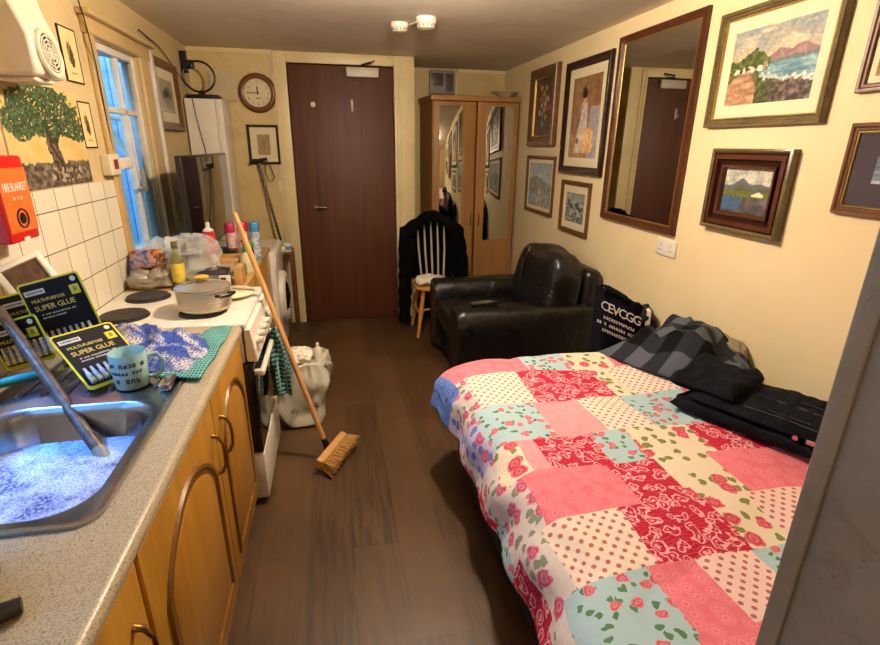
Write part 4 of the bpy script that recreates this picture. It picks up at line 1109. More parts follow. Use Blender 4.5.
# ------------------------------------------------------------------ unit beyond the cooker and washing machine
uy0, uy1 = 2.668, 3.78
t = thing('low_cupboard', 'low pine cupboard beyond the cooker, under bags and cans', 'cupboard', (-.75, 3.2, 0))
m = MB(); m.rbox(XL+.012, -.50, uy0, uy1, .06, ZW-.032, .003); m.build('body', M['pine'], t)
m = MB(); m.rbox(XL+.012, -.47, uy0-.002, uy1, ZW-.03, ZW, .005); m.build('top', M['worktop_edge'], t)
m = MB(); m.box(XL+.02, -.54, uy0+.01, uy1-.01, 0, .06); m.build('plinth', M['pine_dark'], t)
for a, b_ in ((uy0+.01, 3.215), (3.225, uy1-.01)):
    m = MB(); m.rbox(-.4995, -.48, a, b_, .08, ZW-.05, .004); dd = m.build('door', M['pine'], t)
    m = MB(); m.cyl((-.48, b_-.05 if a < 3 else a+.05, .7), (-.455, b_-.05 if a < 3 else a+.05, .7), .012, .016, 14); m.build('knob', M['brass'], dd)
t = thing('washing_machine', 'white washing machine in the far left corner by the dark door', 'washing machine', (-.75, 4.16, 0))
m = MB(); m.rbox(XL+.03, -.45, 3.80, 4.40, .02, .85, .02, 4); m.build('body', M['white'], t)
m = MB(); m.rbox(-.452, -.438, 3.81, 4.39, .72, .84, .008); m.build('control_panel', M['plastic_white'], t)
m = MB(); m.xf = Matrix.Translation((-.45, 4.10, .44)) @ rotm(PI/2, 'Y'); m.lathe([(.21, 0), (.205, .03), (.185, .045), (.155, .04), (.14, .015)], (0, 0, 0), 40); pd = m.build('door_ring', M['plastic_white'], t)
m = MB(); m.xf = Matrix.Translation((-.45, 4.10, .44)) @ rotm(PI/2, 'Y'); m.lathe([(.142, .016), (.1, .05), (.0, .065)], (0, 0, 0), 32); m.build('door_glass', M['gloss'], pd)
m = MB(); m.cyl((-.438, 4.3, .78), (-.41, 4.3, .78), .03, .027, 20); m.build('dial', M['offwhite'], t)
m = MB()
for x in (-1.0, -.5):
    for y in (3.85, 4.35): m.cyl((x, y, 0), (x, y, .022), .02, .02, 10)
m.build('feet', M['black'], t)
# narrow stand between washing machine and door frame, with a tub
t = thing('plant_stand', 'small dark wooden stand between washing machine and dark door', 'stand', (-.50, 4.56, 0))
m = MB(); m.rbox(-.62, -.37, 4.44, 4.67, .70, .725, .004); m.build('top', M['frame_brown'], t)
for x in (-.605, -.385):
    for y in (4.455, 4.655): m = MB(); m.rbox(x-.014, x+.014, y-.014, y+.014, 0, .701, .003); m.build('leg', M['frame_brown'], t)
t = thing('tub', 'small white tub with blue label on the dark stand', 'tub', (-.42, 4.52, .725))
m = MB(); m.lathe([(0, 0), (.036, 0), (.04, .07), (.036, .075), (0, .075)], (-.415, 4.5, .7255), 20); m.build('pot', M['plastic_white'], t)
m = MB(); m.lathe([(.0385, .015), (.0405, .05)], (-.415, 4.5, .7255), 20); m.build('label', simple('blue_label', '#6f8fb0', .5), t)
# walking stick
t = thing('walking_stick', 'dark walking stick with looped wrist cord leaning below the clock', 'walking stick', (-.47, 4.5, .726))
m = MB(); m.tube([(-.455, 4.56, .737), (-.60, 4.675, 1.45)], [.011, .011], 10); m.build('shaft', M['frame_dark'], t)
m = MB(); m.tube([(-.67, 4.675, 1.44), (-.655, 4.675, 1.47), (-.60, 4.675, 1.468), (-.53, 4.675, 1.485)], [.012, .016, .016, .012], 10); m.build('handle', M['black'], t)
m = MB(); m.tube([(-.545, 4.67, 1.46), (-.55, 4.67, 1.38), (-.535, 4.67, 1.31), (-.505, 4.67, 1.30), (-.48, 4.67, 1.33), (-.505, 4.67, 1.42), (-.53, 4.67, 1.47)], .0045, 8); m.build('wrist_loop', M['black'], t)

# television and white cabinet in the left corner
t = thing('television', 'black flat television standing beyond the window facing the room', 'television', (-.8, 3.70, ZW))
m = MB(); m.rbox(-.835, -.8, 3.10, 4.37, .965, 1.535, .006); m.build('casing', M['black'], t)
m = MB(); m.rbox(-.8005, -.797, 3.115, 4.355, .985, 1.522, .002); m.build('screen', M['gloss'], t)
m = MB(); m.rbox(-.96, -.70, 3.45, 3.77, ZW+.0005, ZW+.014, .006); m.rbox(-.85, -.815, 3.58, 3.68, ZW+.01, .98, .006); m.build('stand', M['black'], t)
t = thing('tall_cabinet', 'tall narrow white cabinet in the corner behind the television', 'cabinet', (-.92, 4.52, .852))
m = MB(); m.rbox(XL+.012, -.785, 4.385, 4.68, .8515, 1.92, .006); m.build('body', M['white'], t)
m = MB(); m.rbox(XL+.014, -.84, 4.375, 4.386, .86, 1.915, .003); m.build('front_panel', M['plastic_white'], t)
m = MB(); m.rbox(-.832, -.787, 4.375, 4.386, .86, 1.915, .003); m.build('side_strip', M['plastic_white'], t)
m = MB(); m.tube([(-.99, 4.40, 1.925), (-.985, 4.37, 1.92), (-.975, 4.366, 1.8), (-.955, 4.366, 1.65), (-.935, 4.366, 1.5), (-.93, 4.366, 1.35)], .004, 6)
tag(m.build('aerial_lead', M['black'], loc=(-.96, 4.37, 1.92)), 'black lead hanging down the front of the white cabinet', 'cable')
t = thing('loop_aerial', 'black indoor loop aerial on top of the white cabinet', 'aerial', (-.92, 4.45, 1.921))
m = MB(); m.rbox(-1.04, -.80, 4.40, 4.52, 1.921, 1.95, .012); m.cyl((-.93, 4.45, 1.945), (-.93, 4.45, 1.98), .03, .015); m.build('base', M['black'], t)
m = MB(); m.tube([(-.935+.112*math.cos(a), 4.45, 2.075+.105*math.sin(a)) for a in [2*PI*k/36 for k in range(36)]], .008, 8, closed=True); m.build('loop', M['black'], t)
t = thing('web_camera', 'small black bracket camera high in the left corner', 'camera', (XL, 4.45, 2.14))
m = MB(); m.rbox(XL+.0005, XL+.05, 4.47, 4.51, 2.1, 2.25, .006); m.build('bracket', M['black'], t)
m = MB(); m.rbox(XL+.03, XL+.09, 4.46, 4.53, 2.13, 2.19, .012); m.cyl((XL+.06, 4.46, 2.16), (XL+.06, 4.435, 2.16), .022, .018); m.build('body', M['black'], t)
m = MB(); m.rbox(-.90, -.70, 4.56, 4.68, 1.925, 2.14, .02); o = m.build('clear_box', clear_mat('clear_box_plastic', '#e6e0cc', .16, .1, .3), loc=(-.8, 4.6, 1.922)); tag(o, 'clear plastic box on the white cabinet behind the aerial', 'box')

# ------------------------------------------------------------------ clutter on the cupboard
def crumple(name, label, cat, c, rad, mat, amp=.03, nsc=9, seed=1, e=.75, group=None, nu=30, nv=44, parent=None):
    m = MB(); m.superell(c, rad, e, e, nu, nv, amp, nsc, 0, None, seed, True)
    zb = c[2]-rad[2]
    for v_ in m.v: v_.z = max(v_.z, zb)
    if parent: return m.build(name, mat, parent)
    return tag(m.build(name, mat, loc=(c[0], c[1], zb)), label, cat, group)
crumple('carrier_bag', 'crumpled clear plastic bag between oil bottle and red spray can', 'bag', (-.80, 2.93, ZW+.115), (.16, .125, .11), M['clearbag'], .035, 15, 3)
crumple('carrier_bag', 'small crumpled clear bag against the window behind oil bottle', 'bag', (-.945, 3.0, ZW+.10), (.085, .12, .095), M['clearbag'], .04, 14, 5)
foil = simple('silver_foil_bag', '#a9a399', .3, .65, var=.2, bump=.5, bs=30)
crumple('foil_bag', 'crumpled silver foil bag at the back of the hob', 'bag', (-.935, 2.76, ZW+.047), (.095, .085, .046), foil, .03, 14, 8, .6)
t = thing('snack_packet', 'printed snack packet lying on the silver foil bag', 'packet', (-.95, 2.79, ZW+.09))
m = MB(); mt, nt, b = new_mat('brown_purple_print'); v = coords(nt); L(nt, ramp(nt, noise_n(nt, v, 14, 4, .6, .5), [(.35, '#3a3a68'), (.45, '#8d86a8'), (.52, '#c27a3e'), (.6, '#4a2414'), (.7, '#b9b0a8')]), b.inputs['Base Color']); b.inputs['Roughness'].default_value = .25
m.superell((-.95, 2.80, ZW+.125), (.085, .045, .055), .6, .5, 20, 30, .018, 15, 0, rotm(-.5, 'X'), 2, True); m.build('packet', mt, t)
m = MB(); m.rbox(-1.03, -.87, 2.818, 2.824, ZW+.165, ZW+.185, .002, 2, 0, rotm(-.4, 'X')); m.build('sealed_edge', foil, t)
# oil bottle
bx, by = -.80, 2.735
t = thing('oil_bottle', 'tall glass oil bottle with yellow label behind the saucepan', 'bottle', (bx, by, ZW))
mt, nt, b = new_mat('olive_glass'); b.inputs['Base Color'].default_value = (*lin('#8d8a48'), 1); b.inputs['Roughness'].default_value = .08; b.inputs['Alpha'].default_value = .55
m = MB(); m.lathe([(0, 0), (.03, 0), (.032, .005), (.032, .13), (.028, .15), (.014, .18), (.012, .215), (.014, .218), (.014, .224), (0, .224)], (bx, by, ZW+.0005), 24); m.build('glass', mt, t)
m = MB(); m.lathe([(.0325, .03), (.0325, .125)], (bx, by, ZW), 24); m.build('label', simple('yellow_label', '#d8be4c', .5, var=.2, vs=40), t)
m = MB(); m.lathe([(.0145, .2), (.0155, .203), (.0155, .232), (.013, .235), (0, .235)], (bx, by, ZW), 18); m.build('cap', simple('olive_cap', '#59552a', .4), t)
m = MB(); m.lathe([(0, 0), (.032, 0), (.032, .10), (.025, .12), (.013, .14), (.013, .16), (0, .16)], (-.865, 2.77+.12, ZW+.0005), 20); tag(m.build('dark_jar', simple('dark_jar_glass', '#241a1c', .15), loc=(-.865, 2.89, ZW)), 'dark jar beside the yellow labelled oil bottle', 'jar')
# trays, board
t = thing('plastic_tray', 'clear plastic food tray with dark contents behind the saucepan', 'tray', (-.66, 2.86, ZW))
m = MB(); rows = [rrect(-.745, -.575, 2.72, 2.96, .03, ZW+.0008), rrect(-.76, -.56, 2.705, 2.975, .03, ZW+.055), rrect(-.768, -.552, 2.697, 2.983, .03, ZW+.057)]
m.grid(rows, cv=True); m.add(rows[0], [tuple(range(len(rows[0])))], 0, False); m.build('tray', M['traygl'], t, solid=.002)
m = MB(); m.superell((-.655, 2.85, ZW+.03), (.075, .1, .025), .4, .4, 16, 24, .012, 20); m.build('contents', simple('dark_food', '#2a2524', .5, var=.4, vs=30), t)
m = MB(); m.rbox(-.76, -.55, 3.02, 3.20, ZW+.0005, ZW+.075, .004); tag(m.build('cardboard_box', M['kraft'], loc=(-.65, 3.1, ZW)), 'low tan cardboard box under the red spray can', 'box')
t = thing('cutting_board', 'tan wooden board leaning at the cooker edge under the spray head', 'board', (-.46, 2.76, ZW))
m = MB(); m.rbox(-.525, -.485, 2.69, 2.80, ZW+.0005, ZW+.10, .006); tag(t)
m.build('board', M['kraft'], t)
def can(label, x, y, z, h, r, body, cap, capm=None, group=None, name='aerosol_can', dome=True):
    t = thing(name, label, 'spray can', (x, y, z), group)
    m = MB(); m.lathe([(0, 0), (r*.95, 0), (r, .004), (r, h*.72), (r*.92, h*.755)], (x, y, z+.0005), 24); m.build('body', body, t)
    m = MB()
    if dome: m.lathe([(r*.97, h*.752), (r*.99, h*.76), (r*.98, h*.97), (r*.85, h), (0, h)], (x, y, z+.0005), 24)
    else: m.lathe([(r*.92, h*.755), (r*.6, h*.82), (r*.34, h*.84), (r*.34, h*.95), (r*.25, h), (0, h)], (x, y, z+.0005), 20)
    m.build('cap', cap, t)
    return t
def canprint(name, a, b2):
    m, nt, b = new_mat(name); v = coords(nt); L(nt, ramp(nt, noise_n(nt, v, 22, 3, .6), [(.42, a), (.55, b2)]), b.inputs['Base Color']); b.inputs['Roughness'].default_value = .25; return m
can('red spray can with a white nozzle on the cardboard box', -.715, 3.11, ZW+.076, .20, .033, canprint('red_can_print', '#b3141c', '#c93a3a'), M['plastic_white'], dome=False)
m = MB(); 
can('tall pale can with a pink cap, left of the can row', -.645, 3.36, ZW, .235, .031, canprint('cream_can_print', '#d2b8a8', '#c88f92'), simple('rose_cap', '#b52a5a', .35))
can('tall can with a crimson cap, middle of the can row', -.573, 3.37, ZW, .24, .032, canprint('pink_can_print', '#d9a79c', '#d8c9b4'), simple('crimson_cap', '#c2143e', .35))
can('tall white can with a blue cap, right of the can row', -.50, 3.35, ZW, .24, .032, canprint('white_can_print', '#c9ccd0', '#7f8fa6'), simple('blue_cap', '#3f86b8', .35))
m = MB(); m.rbox(-.72, -.60, 3.22, 3.30, ZW+.0005, ZW+.09, .004); tag(m.build('black_box', M['black'], loc=(-.66, 3.26, ZW)), 'small black box between red can and pink-capped can', 'box')
# green spray bottle
sx_, sy_ = -.455+.02, 3.02
sx_, sy_ = -.51, 3.02
t = thing('spray_bottle', 'spray bottle with a green and black trigger head beside the broom handle', 'bottle', (sx_, sy_, ZW))
m = MB(); m.lathe([(0, 0), (.036, 0), (.038, .01), (.036, .09), (.014, .115), (.014, .125)], (sx_, sy_, ZW+.0005), 20); m.build('bottle', simple('pale_bottle', '#cbbf92', .3), t)
m = MB(); m.lathe([(.018, .118), (.018, .14), (.012, .145)], (sx_, sy_, ZW), 16); m.rbox(sx_-.015, sx_+.05, sy_-.012, sy_+.012, ZW+.142, ZW+.172, .008); gh = m.build('spray_head', simple('green_plastic', '#2a8a4c', .35), t)
m = MB(); m.tube([(sx_+.03, sy_, ZW+.145), (sx_+.042, sy_, ZW+.12), (sx_+.036, sy_, ZW+.095)], .006, 8); m.rbox(sx_-.02, sx_+.02, sy_-.01, sy_+.01, ZW+.172, ZW+.186, .005); m.build('trigger', M['black'], gh)
m = MB(); m.lathe([(0, 0), (.03, 0), (.032, .05), (.028, .07), (0, .07)], (-.53, 2.92, ZW+.0005), 18); tag(m.build('green_tub', simple('green_tub_plastic', '#2f7d4a', .35), loc=(-.53, 2.92, ZW)), 'short green tub in front of the spray bottle', 'tub')
t = thing('washing_up_tub', 'small white printed tub beside the clear tray', 'tub', (-.545, 2.70+.04, ZW))
m = MB(); m.rbox(-.60, -.545, 2.685, 2.70, ZW+.0005, ZW+.06, .003); m.build('carton', M['plastic_white'], t)
m = MB(); m.rbox(-.592, -.565, 2.683, 2.6855, ZW+.01, ZW+.05, .001); m.build('printed_mark', M['black'], t)

# ------------------------------------------------------------------ broom
t = thing('broom', 'long-handled broom leaning on the cooker, straw head on floor', 'broom', (-.09, 2.38, 0))
b0, b1 = Vector((-.112, 2.385, .085)), Vector((-.452, 2.50, 1.30))
m = MB(); pts = [b0.lerp(b1, k/10) for k in range(11)]; m.tube(pts, [.0135]*10+[.012], 12); hd = m.build('handle', M['broomwood'], t)
m = MB(); m.tube([b0.lerp(b1, -.02), b0.lerp(b1, .035)], [.019, .017], 12); m.build('socket', M['black'], t)
bu = Vector((.145, .285, 0)).normalized(); bw = Vector((.86, -.44, -.25)).normalized()
FBm = fr((-.085, 2.375, .06), bu, bw)     # x along the head, y where bristles point
m = MB(); m.xf = FBm; m.rbox(-.145, .145, -.022, .018, -.03, .03, .012, 3); m.build('head_block', M['broomwood'], t)
m = MB(); m.xf = FBm; random.seed(3)
for i in range(22):
    for j in range(5):
        x = -.132+i*.0126; z = -.022+j*.011
        dx, dz = x*.16+random.uniform(-.006, .006), z*.5+random.uniform(-.006, .006)
        m.tube([(x, .015, z), (x+dx*.5, .05, z+dz*.5), (x+dx, .085+random.uniform(-.006, .006), z+dz)], [.0042, .005, .0035], 5)
zmin = min(v_.z for v_ in m.v)
for v_ in m.v: v_.z = max(v_.z, .002)
m.build('bristles', M['bristle'], t)

# ------------------------------------------------------------------ white carrier bag on the floor
t = thing('rubbish_bag', 'full white plastic bag standing on the floor behind the broom', 'bag', (-.23, 2.86, 0))
m = MB(); rows = []; n = 48
for i in range(25):
    s_ = i/24; z = .004+.40*s_; r = []
    for j in range(n):
        a = 2*PI*j/n; sx, sy = (.118+.012*math.sin(s_*3)+.006*s_), (.15-.01*s_)
        if i == 0: sx *= .9; sy *= .9
        pw = lambda q, e: math.copysign(abs(q)**e, q)
        x, y = sx*pw(math.cos(a), .55), sy*pw(math.sin(a), .55)
        q = noise.noise(Vector((x*8, y*8, z*5)))*.045+(.5-abs(noise.noise(Vector((x*17, y*17, z*8+4)))))*.04
        k = 1+(q/.13)*min(1, s_*4+.2); r.append((-.245+x*k, 2.87+y*k, z))
    rows.append(r)
m.grid(rows, cv=True); m.add(rows[0], [tuple(range(n))], 0, False)
inner = [[(lerp(p[0], -.245, q), lerp(p[1], 2.87, q), p[2]+dz) for p in rows[-1]] for q, dz in ((.06, .006), (.12, -.02), (.5, -.05), (.95, -.055))]
m.grid([rows[-1]]+inner, cv=True); bag = m.build('bag', M['binbag'], t)
m = MB(); m.rbox(-.35, -.13, 2.76, 2.98, .385, .40, .004)
m.v = []; m.f = []; m.m = []; m.sm = []
m.tube([(-.13, 2.80, .36), (-.10, 2.80, .39), (-.075, 2.82, .37), (-.075, 2.85, .30), (-.10, 2.87, .26), (-.12, 2.87, .25)], [.012, .012, .012, .012, .012, .01], 10); m.build('carry_loop', M['binbag'], t)
m = MB(); m.text('dy', .05, fr((-.29, 2.712, .13), (1, 0, 0), (.12, 0, 1)), .001); m.build('printed_mark', simple('grey_print', '#77766c', .5, var=0), t)
crumple('paper_scraps', 'crumpled white wrappings on top of the white bag', 'wrapping', (-.26, 2.88, .405), (.075, .085, .035), M['paper'], .03, 16, 4)
t = thing('plastic_bottle', 'small white bottle standing out of the white bag', 'bottle', (-.13, 2.92, .35))
m = MB(); m.lathe([(0, 0), (.024, 0), (.026, .05), (.02, .075), (.01, .085), (.009, .11), (0, .112)], (-.145, 2.92, .358), 16); m.build('body', M['plastic_white'], t)
# ------------------------------------------------------------------ ceiling detectors
for nm, lab, x, y, r, h in (('heat_detector', 'squat white heat detector on the ceiling, left of the larger one', .465, 3.52, .052, .05), ('smoke_detector', 'larger white smoke detector on the ceiling with a slotted dome', .60, 3.34, .06, .06)):
    t = thing(nm, lab, 'detector', (x, y, ZC-h))
    m = MB(); m.lathe([(0, ZC-.0005), (r, ZC-.0005), (r*1.02, ZC-.008), (r*.98, ZC-h*.55), (r*.8, ZC-h*.62)], (x, y, 0), 32); m.build('base', M['plastic_white'], t)
    m = MB(); m.lathe([(r*.82, ZC-h*.6), (r*.86, ZC-h*.75), (r*.8, ZC-h*.95), (r*.5, ZC-h*1.05), (0, ZC-h*1.08)], (x, y, 0), 32); sc = m.build('sensor_dome', M['offwhite'], t)
    m = MB()
    for k in range(12):
        a = 2*PI*k/12; m.xf = Matrix.Translation((x+r*.85*math.cos(a), y+r*.85*math.sin(a), ZC-h*.78)) @ rotm(a, 'Z'); m.box(-.002, .003, -.006, .006, -.006, .006)
    m.build('slots', M['grey'], t)
m = MB(); m.tube([(.51, 3.61, ZC-.006), (.535, 3.5, ZC-.006), (.57, 3.40, ZC-.006)], .006, 8); tag(m.build('cable_clip', M['offwhite'], loc=(.53, 3.35, ZC)), 'short white cable joining the two ceiling detectors', 'cable')

# ------------------------------------------------------------------ wardrobe
WCX, WCY, WA = 1.305, 5.03, math.radians(4.0)
wx0, wx1, wy0, wy1, wz1 = -.41, .425, -.235, .235, 2.03
t = thing('wardrobe', 'oak wardrobe with two mirrored doors in the far alcove', 'wardrobe', (WCX, WCY, 0), None, WA)
m = MB(); m.box(wx0, wx0+.02, wy0, wy1, 0, wz1-.04); m.box(wx1-.02, wx1, wy0, wy1, 0, wz1-.04); m.box(wx0, wx1, wy1-.012, wy1, 0, wz1-.04); m.box(wx0, wx1, wy0, wy1, .0, .08)
m.build('carcass', M['wardrobe'], t)
m = MB(); m.rbox(wx0-.02, wx1+.012, wy0-.035, wy1, wz1-.045, wz1, .008); m.build('cornice', M['wardrobe'], t)
xm = (wx0+wx1)/2-.005
for a, b_, hx_ in ((wx0+.008, xm-.002, xm-.035), (xm+.002, wx1-.008, xm+.035)):
    XD = Matrix() if a < 0 else Matrix.Translation((b_, wy0, 0)) @ rotm(math.radians(4.0), 'Z') @ Matrix.Translation((-b_, -wy0, 0))   # right door stands slightly ajar
    m = MB(); m.xf = XD; m.rbox(a, b_, wy0-.02, wy0-.001, .085, wz1-.05, .003); dd = m.build('door', M['wardrobe'], t)
    if a < 0: ga, gb = a+.055, b_-.13
    else: ga, gb = a+.085, b_-.05
    m = MB(); m.xf = XD; m.rbox(ga, gb, wy0-.0245, wy0-.0195, .73, wz1-.085, .002, 2); m.build('mirror_panel', M['mirror'], dd)
    m = MB(); m.xf = XD; m.tube([(hx_, wy0-.02, 1.0), (hx_, wy0-.04, .99), (hx_, wy0-.042, .93), (hx_, wy0-.02, .87)], .006, 8); m.build('handle', M['chrome'], dd)
t = thing('meter_box', 'grey meter box on the alcove wall above the wardrobe', 'box', (1.1, YA, 2.08))
m = MB(); m.rbox(.985, 1.24, YA-.05, YA-.001, 2.085, 2.30, .01); m.build('case', M['grey'], t)
m = MB(); m.rbox(1.0, 1.12, YA-.056, YA-.049, 2.16, 2.27, .004); m.rbox(1.14, 1.22, YA-.056, YA-.049, 2.11, 2.27, .004); m.build('window', simple('smoked_window', '#4d4a40', .3), t)
t = thing('ornamental_bowl', 'pale shallow bowl on top of the wardrobe at its right end', 'bowl', (1.62, 4.92, wz1))
m = MB(); m.xf = Matrix(); m.lathe([(0, 0), (.04, 0), (.045, .006), (.11, .045), (.125, .05), (.12, .055), (.045, .015), (0, .012)], (1.63, 4.93, wz1+.0005), 30); m.build('bowl', simple('pale_shell', '#c9b89a', .35, var=.2), t)
m = MB(); m.superell((1.63, 4.93, wz1+.045), (.06, .05, .022), .8, .8, 12, 20, .012, 20); m.build('contents', M['paper'], t)

# ------------------------------------------------------------------ wooden chair with jacket
qx, qy = .855, 4.26
t = thing('wooden_chair', 'spindle-back wooden chair in front of the wardrobe under a black jacket', 'chair', (qx, qy, 0))
m = MB(); m.superell((qx, qy, .44), (.205, .20, .017), .35, .6, 12, 36); m.build('seat', M['stoolwood'], t)
for sx, sy in ((-1, -1), (1, -1), (-1, 1), (1, 1)):
    m = MB(); m.tube([(qx+sx*.13, qy+sy*.12, .43), (qx+sx*.16, qy+sy*.145, .22), (qx+sx*.19, qy+sy*.17, .0)], [.017, .021, .014], 12); m.build('leg', M['stoolwood'], t)
m = MB(); m.tube([(qx-.166, qy-.14, .20), (qx-.166, qy+.14, .2)], .011, 10); m.tube([(qx+.166, qy-.14, .20), (qx+.166, qy+.14, .2)], .011, 10); m.tube([(qx-.166, qy, .2), (qx+.166, qy, .2)], .011, 10); m.build('stretcher', M['stoolwood'], t)
yb = qy+.17
m = MB(); m.tube([(qx-.19, yb-.02, .445), (qx-.21, yb+.04, .72), (qx-.16, yb+.09, .93), (qx-.06, yb+.105, .985), (qx+.06, yb+.105, .985), (qx+.16, yb+.09, .93), (qx+.21, yb+.04, .72), (qx+.19, yb-.02, .445)], .013, 10); m.build('back_bow', M['stoolwood'], t)
for k in range(5):
    x = -.12+k*.06; m = MB(); m.tube([(qx+x*.85, yb-.02, .45), (qx+x, yb+.045, .72), (qx+x*1.02, yb+.1, .965)], [.0085, .0095, .007], 8); m.build('spindle', M['spindle'], t)
t = thing('black_jacket', 'black jacket draped over the back of the wooden chair', 'jacket', (qx, yb+.1, .45))
m = MB(); rows = []
for i in range(25):
    s_ = i/24; r = []
    for j in range(21):
        u = -1+2*j/20
        z = lerp(.98-.10*abs(u)**2.2, .42, s_); x = qx+u*(.22+.05*math.sin(s_*2.4)); y = yb+.135-.02*s_+.02*math.sin(u*9+s_*5)-(0.03 if s_ < .04 else 0)
        r.append((x, y, z))
    rows.append(r)
m.grid(rows); m.build('back_panel', M['blackcloth'], t, solid=.012)
def limb(name, pts, rs, flat=1.0):
    m = MB(); pp = [Vector(p) for p in pts]; fine = []; rr = []
    for i in range(len(pp)-1):
        for k in range(6): fine.append(pp[i].lerp(pp[i+1], k/6)); rr.append(lerp(rs[i], rs[i+1], k/6)*(1+.10*math.sin(i*6+k*1.7)))
    fine.append(pp[-1]); rr.append(rs[-1]); m.tube(fine, rr, 16)
    return m.build(name, M['blackcloth'], t)
# yoke over the top of the chair back, a saddle of cloth with pointed shoulders
m = MB(); rows = []
for i in range(41):
    u = -1+2*i/40; r = []
    top = 1.045-.165*max(0, abs(u)-.12)**1.05; xx = qx+.0+u*.285
    for j in range(15):
        v_ = -1+2*j/14; yy = yb+.075-.04*abs(u)+v_*.075; drop = .14*abs(v_)**2.2*(1 if v_ > 0 else (.55+.9*abs(u)**3))
        r.append((xx, yy, top-drop+.006*math.sin(u*17+v_*4)))
    rows.append(r)
m.grid(rows); m.build('shoulders', M['blackcloth'], t, solid=.02)
limb('sleeve', [(qx-.25, yb+.03, .87), (qx-.258, yb+.0, .76), (qx-.255, yb-.04, .55), (qx-.265, yb-.06, .30), (qx-.27, yb-.07, .07)], [.03, .05, .058, .058, .05])
limb('front_panel', [(qx-.20, yb+.03, .90), (qx-.20, yb+.02, .75), (qx-.205, yb+.0, .60), (qx-.215, yb-.01, .47)], [.05, .05, .045, .04])
limb('front_panel', [(qx+.20, yb+.03, .90), (qx+.20, yb+.02, .75), (qx+.205, yb+.0, .60), (qx+.205, yb-.01, .47)], [.05, .055, .05, .045])
limb('sleeve', [(qx+.25, yb+.03, .87), (qx+.26, yb+.0, .76), (qx+.27, yb-.01, .6), (qx+.28, yb-.02, .40)], [.03, .05, .06, .055])
m = MB(); m.tube([(qx-.10, yb+.05, 1.015), (qx, yb+.03, 1.02), (qx+.10, yb+.05, 1.015)], [.016, .022, .016], 10); m.build('collar', M['blackcloth'], t)
crumple('crumpled_papers', 'crumpled white papers on the wooden chair seat', 'paper', (qx-.06, qy-.06, .49), (.13, .10, .034), M['paper'], .035, 13, 2)

# ------------------------------------------------------------------ armchair
ax0, ax1, ay0, ay1 = .745, 1.748, 2.96, 3.93
t = thing('armchair', 'black leather armchair against the right wall under the mirror', 'armchair', (1.2, 3.45, 0))
m = MB(); m.rbox(ax0+.05, ax1, ay0+.06, ay1-.06, .04, .30, .03, 3); m.build('base', M['leather'], t)
def arm(y0, y1, zt):
    m = MB(); rows = []; n = 32; yc = (y0+y1)/2; hw = (y1-y0)/2
    prof = [(ax0-.0, .80), (ax0-.004, .93), (ax0+.012, .985), (ax0+.05, 1.0), (ax0+.25, .99), (ax0+.6, 1.0), (ax1-.06, 1.0), (ax1-.015, .97), (ax1, .85)]
    for x, k in prof:
        r = []
        for j in range(n):
            a = 2*PI*j/n; pw = lambda q, e: math.copysign(abs(q)**e, q)
            zz = (zt-.03)/2; y = yc+hw*k*pw(math.cos(a), .5); z = .03+zz+zz*k*pw(math.sin(a), .42)
            bul = .014 if z > zt-.16 else -.004
            y += math.copysign(bul, y-yc)*1; z += .006*noise.noise(Vector((x*5, y*5, 2)))
            r.append((x, y, z))
        rows.append(r)
    m.grid(rows, cv=True); m.add(rows[0], [tuple(range(n))], 0, False); m.add(rows[-1], [tuple(range(n))], 0, False)
    m.build('armrest', M['leather'], t)
arm(ay0, ay0+.22, .595); arm(ay1-.21, ay1, .60)
m = MB(); m.superell((1.09, 3.455, .385), (.345, .275, .10), .35, .3, 22, 40, .018, 5, 0, None, 4); m.build('seat_cushion', M['leather'], t)
m = MB(); m.rbox(ax1-.13, ax1, ay0+.02, ay1-.02, .1, .825, .05, 4, 0, ); m.build('back_frame', M['leather'], t)
m = MB(); R_ = rotm(.20, 'Y'); m.superell((1.49, 3.35, .665), (.14, .35, .265), .5, .42, 40, 60, .022, 6, 0, R_, 9); bc = m.build('back_cushion', M['leather'], t)
m = MB(); m.tube([(1.40, 3.46, .90), (1.355, 3.455, .82), (1.34, 3.45, .7), (1.355, 3.44, .55)], .006, 6); m.build('seam', M['leather'], bc)
for x in (ax0+.1, ax1-.08):
    for y in (ay0+.1, ay1-.1): m = MB(); m.cyl((x, y, 0), (x, y, .045), .022, .026, 12); m.build('foot', M['black'], t)
t = thing('remote_control', 'black remote control on the near arm of the armchair', 'remote control', (.94, 3.12, .55))
Rr = Matrix.Translation((.955, 3.10, .607)) @ rotm(.12, 'Z')
m = MB(); m.xf = Rr; m.rbox(-.10, .10, -.025, .025, -.009, .009, .006); m.build('case', M['black'], t)
m = MB(); m.xf = Rr
for k in range(7):
    for j in range(3): m.rbox(-.085+k*.022, -.075+k*.022, -.017+j*.013, -.009+j*.013, .0085, .0105, .0008)
m.build('buttons', M['grey'], t)

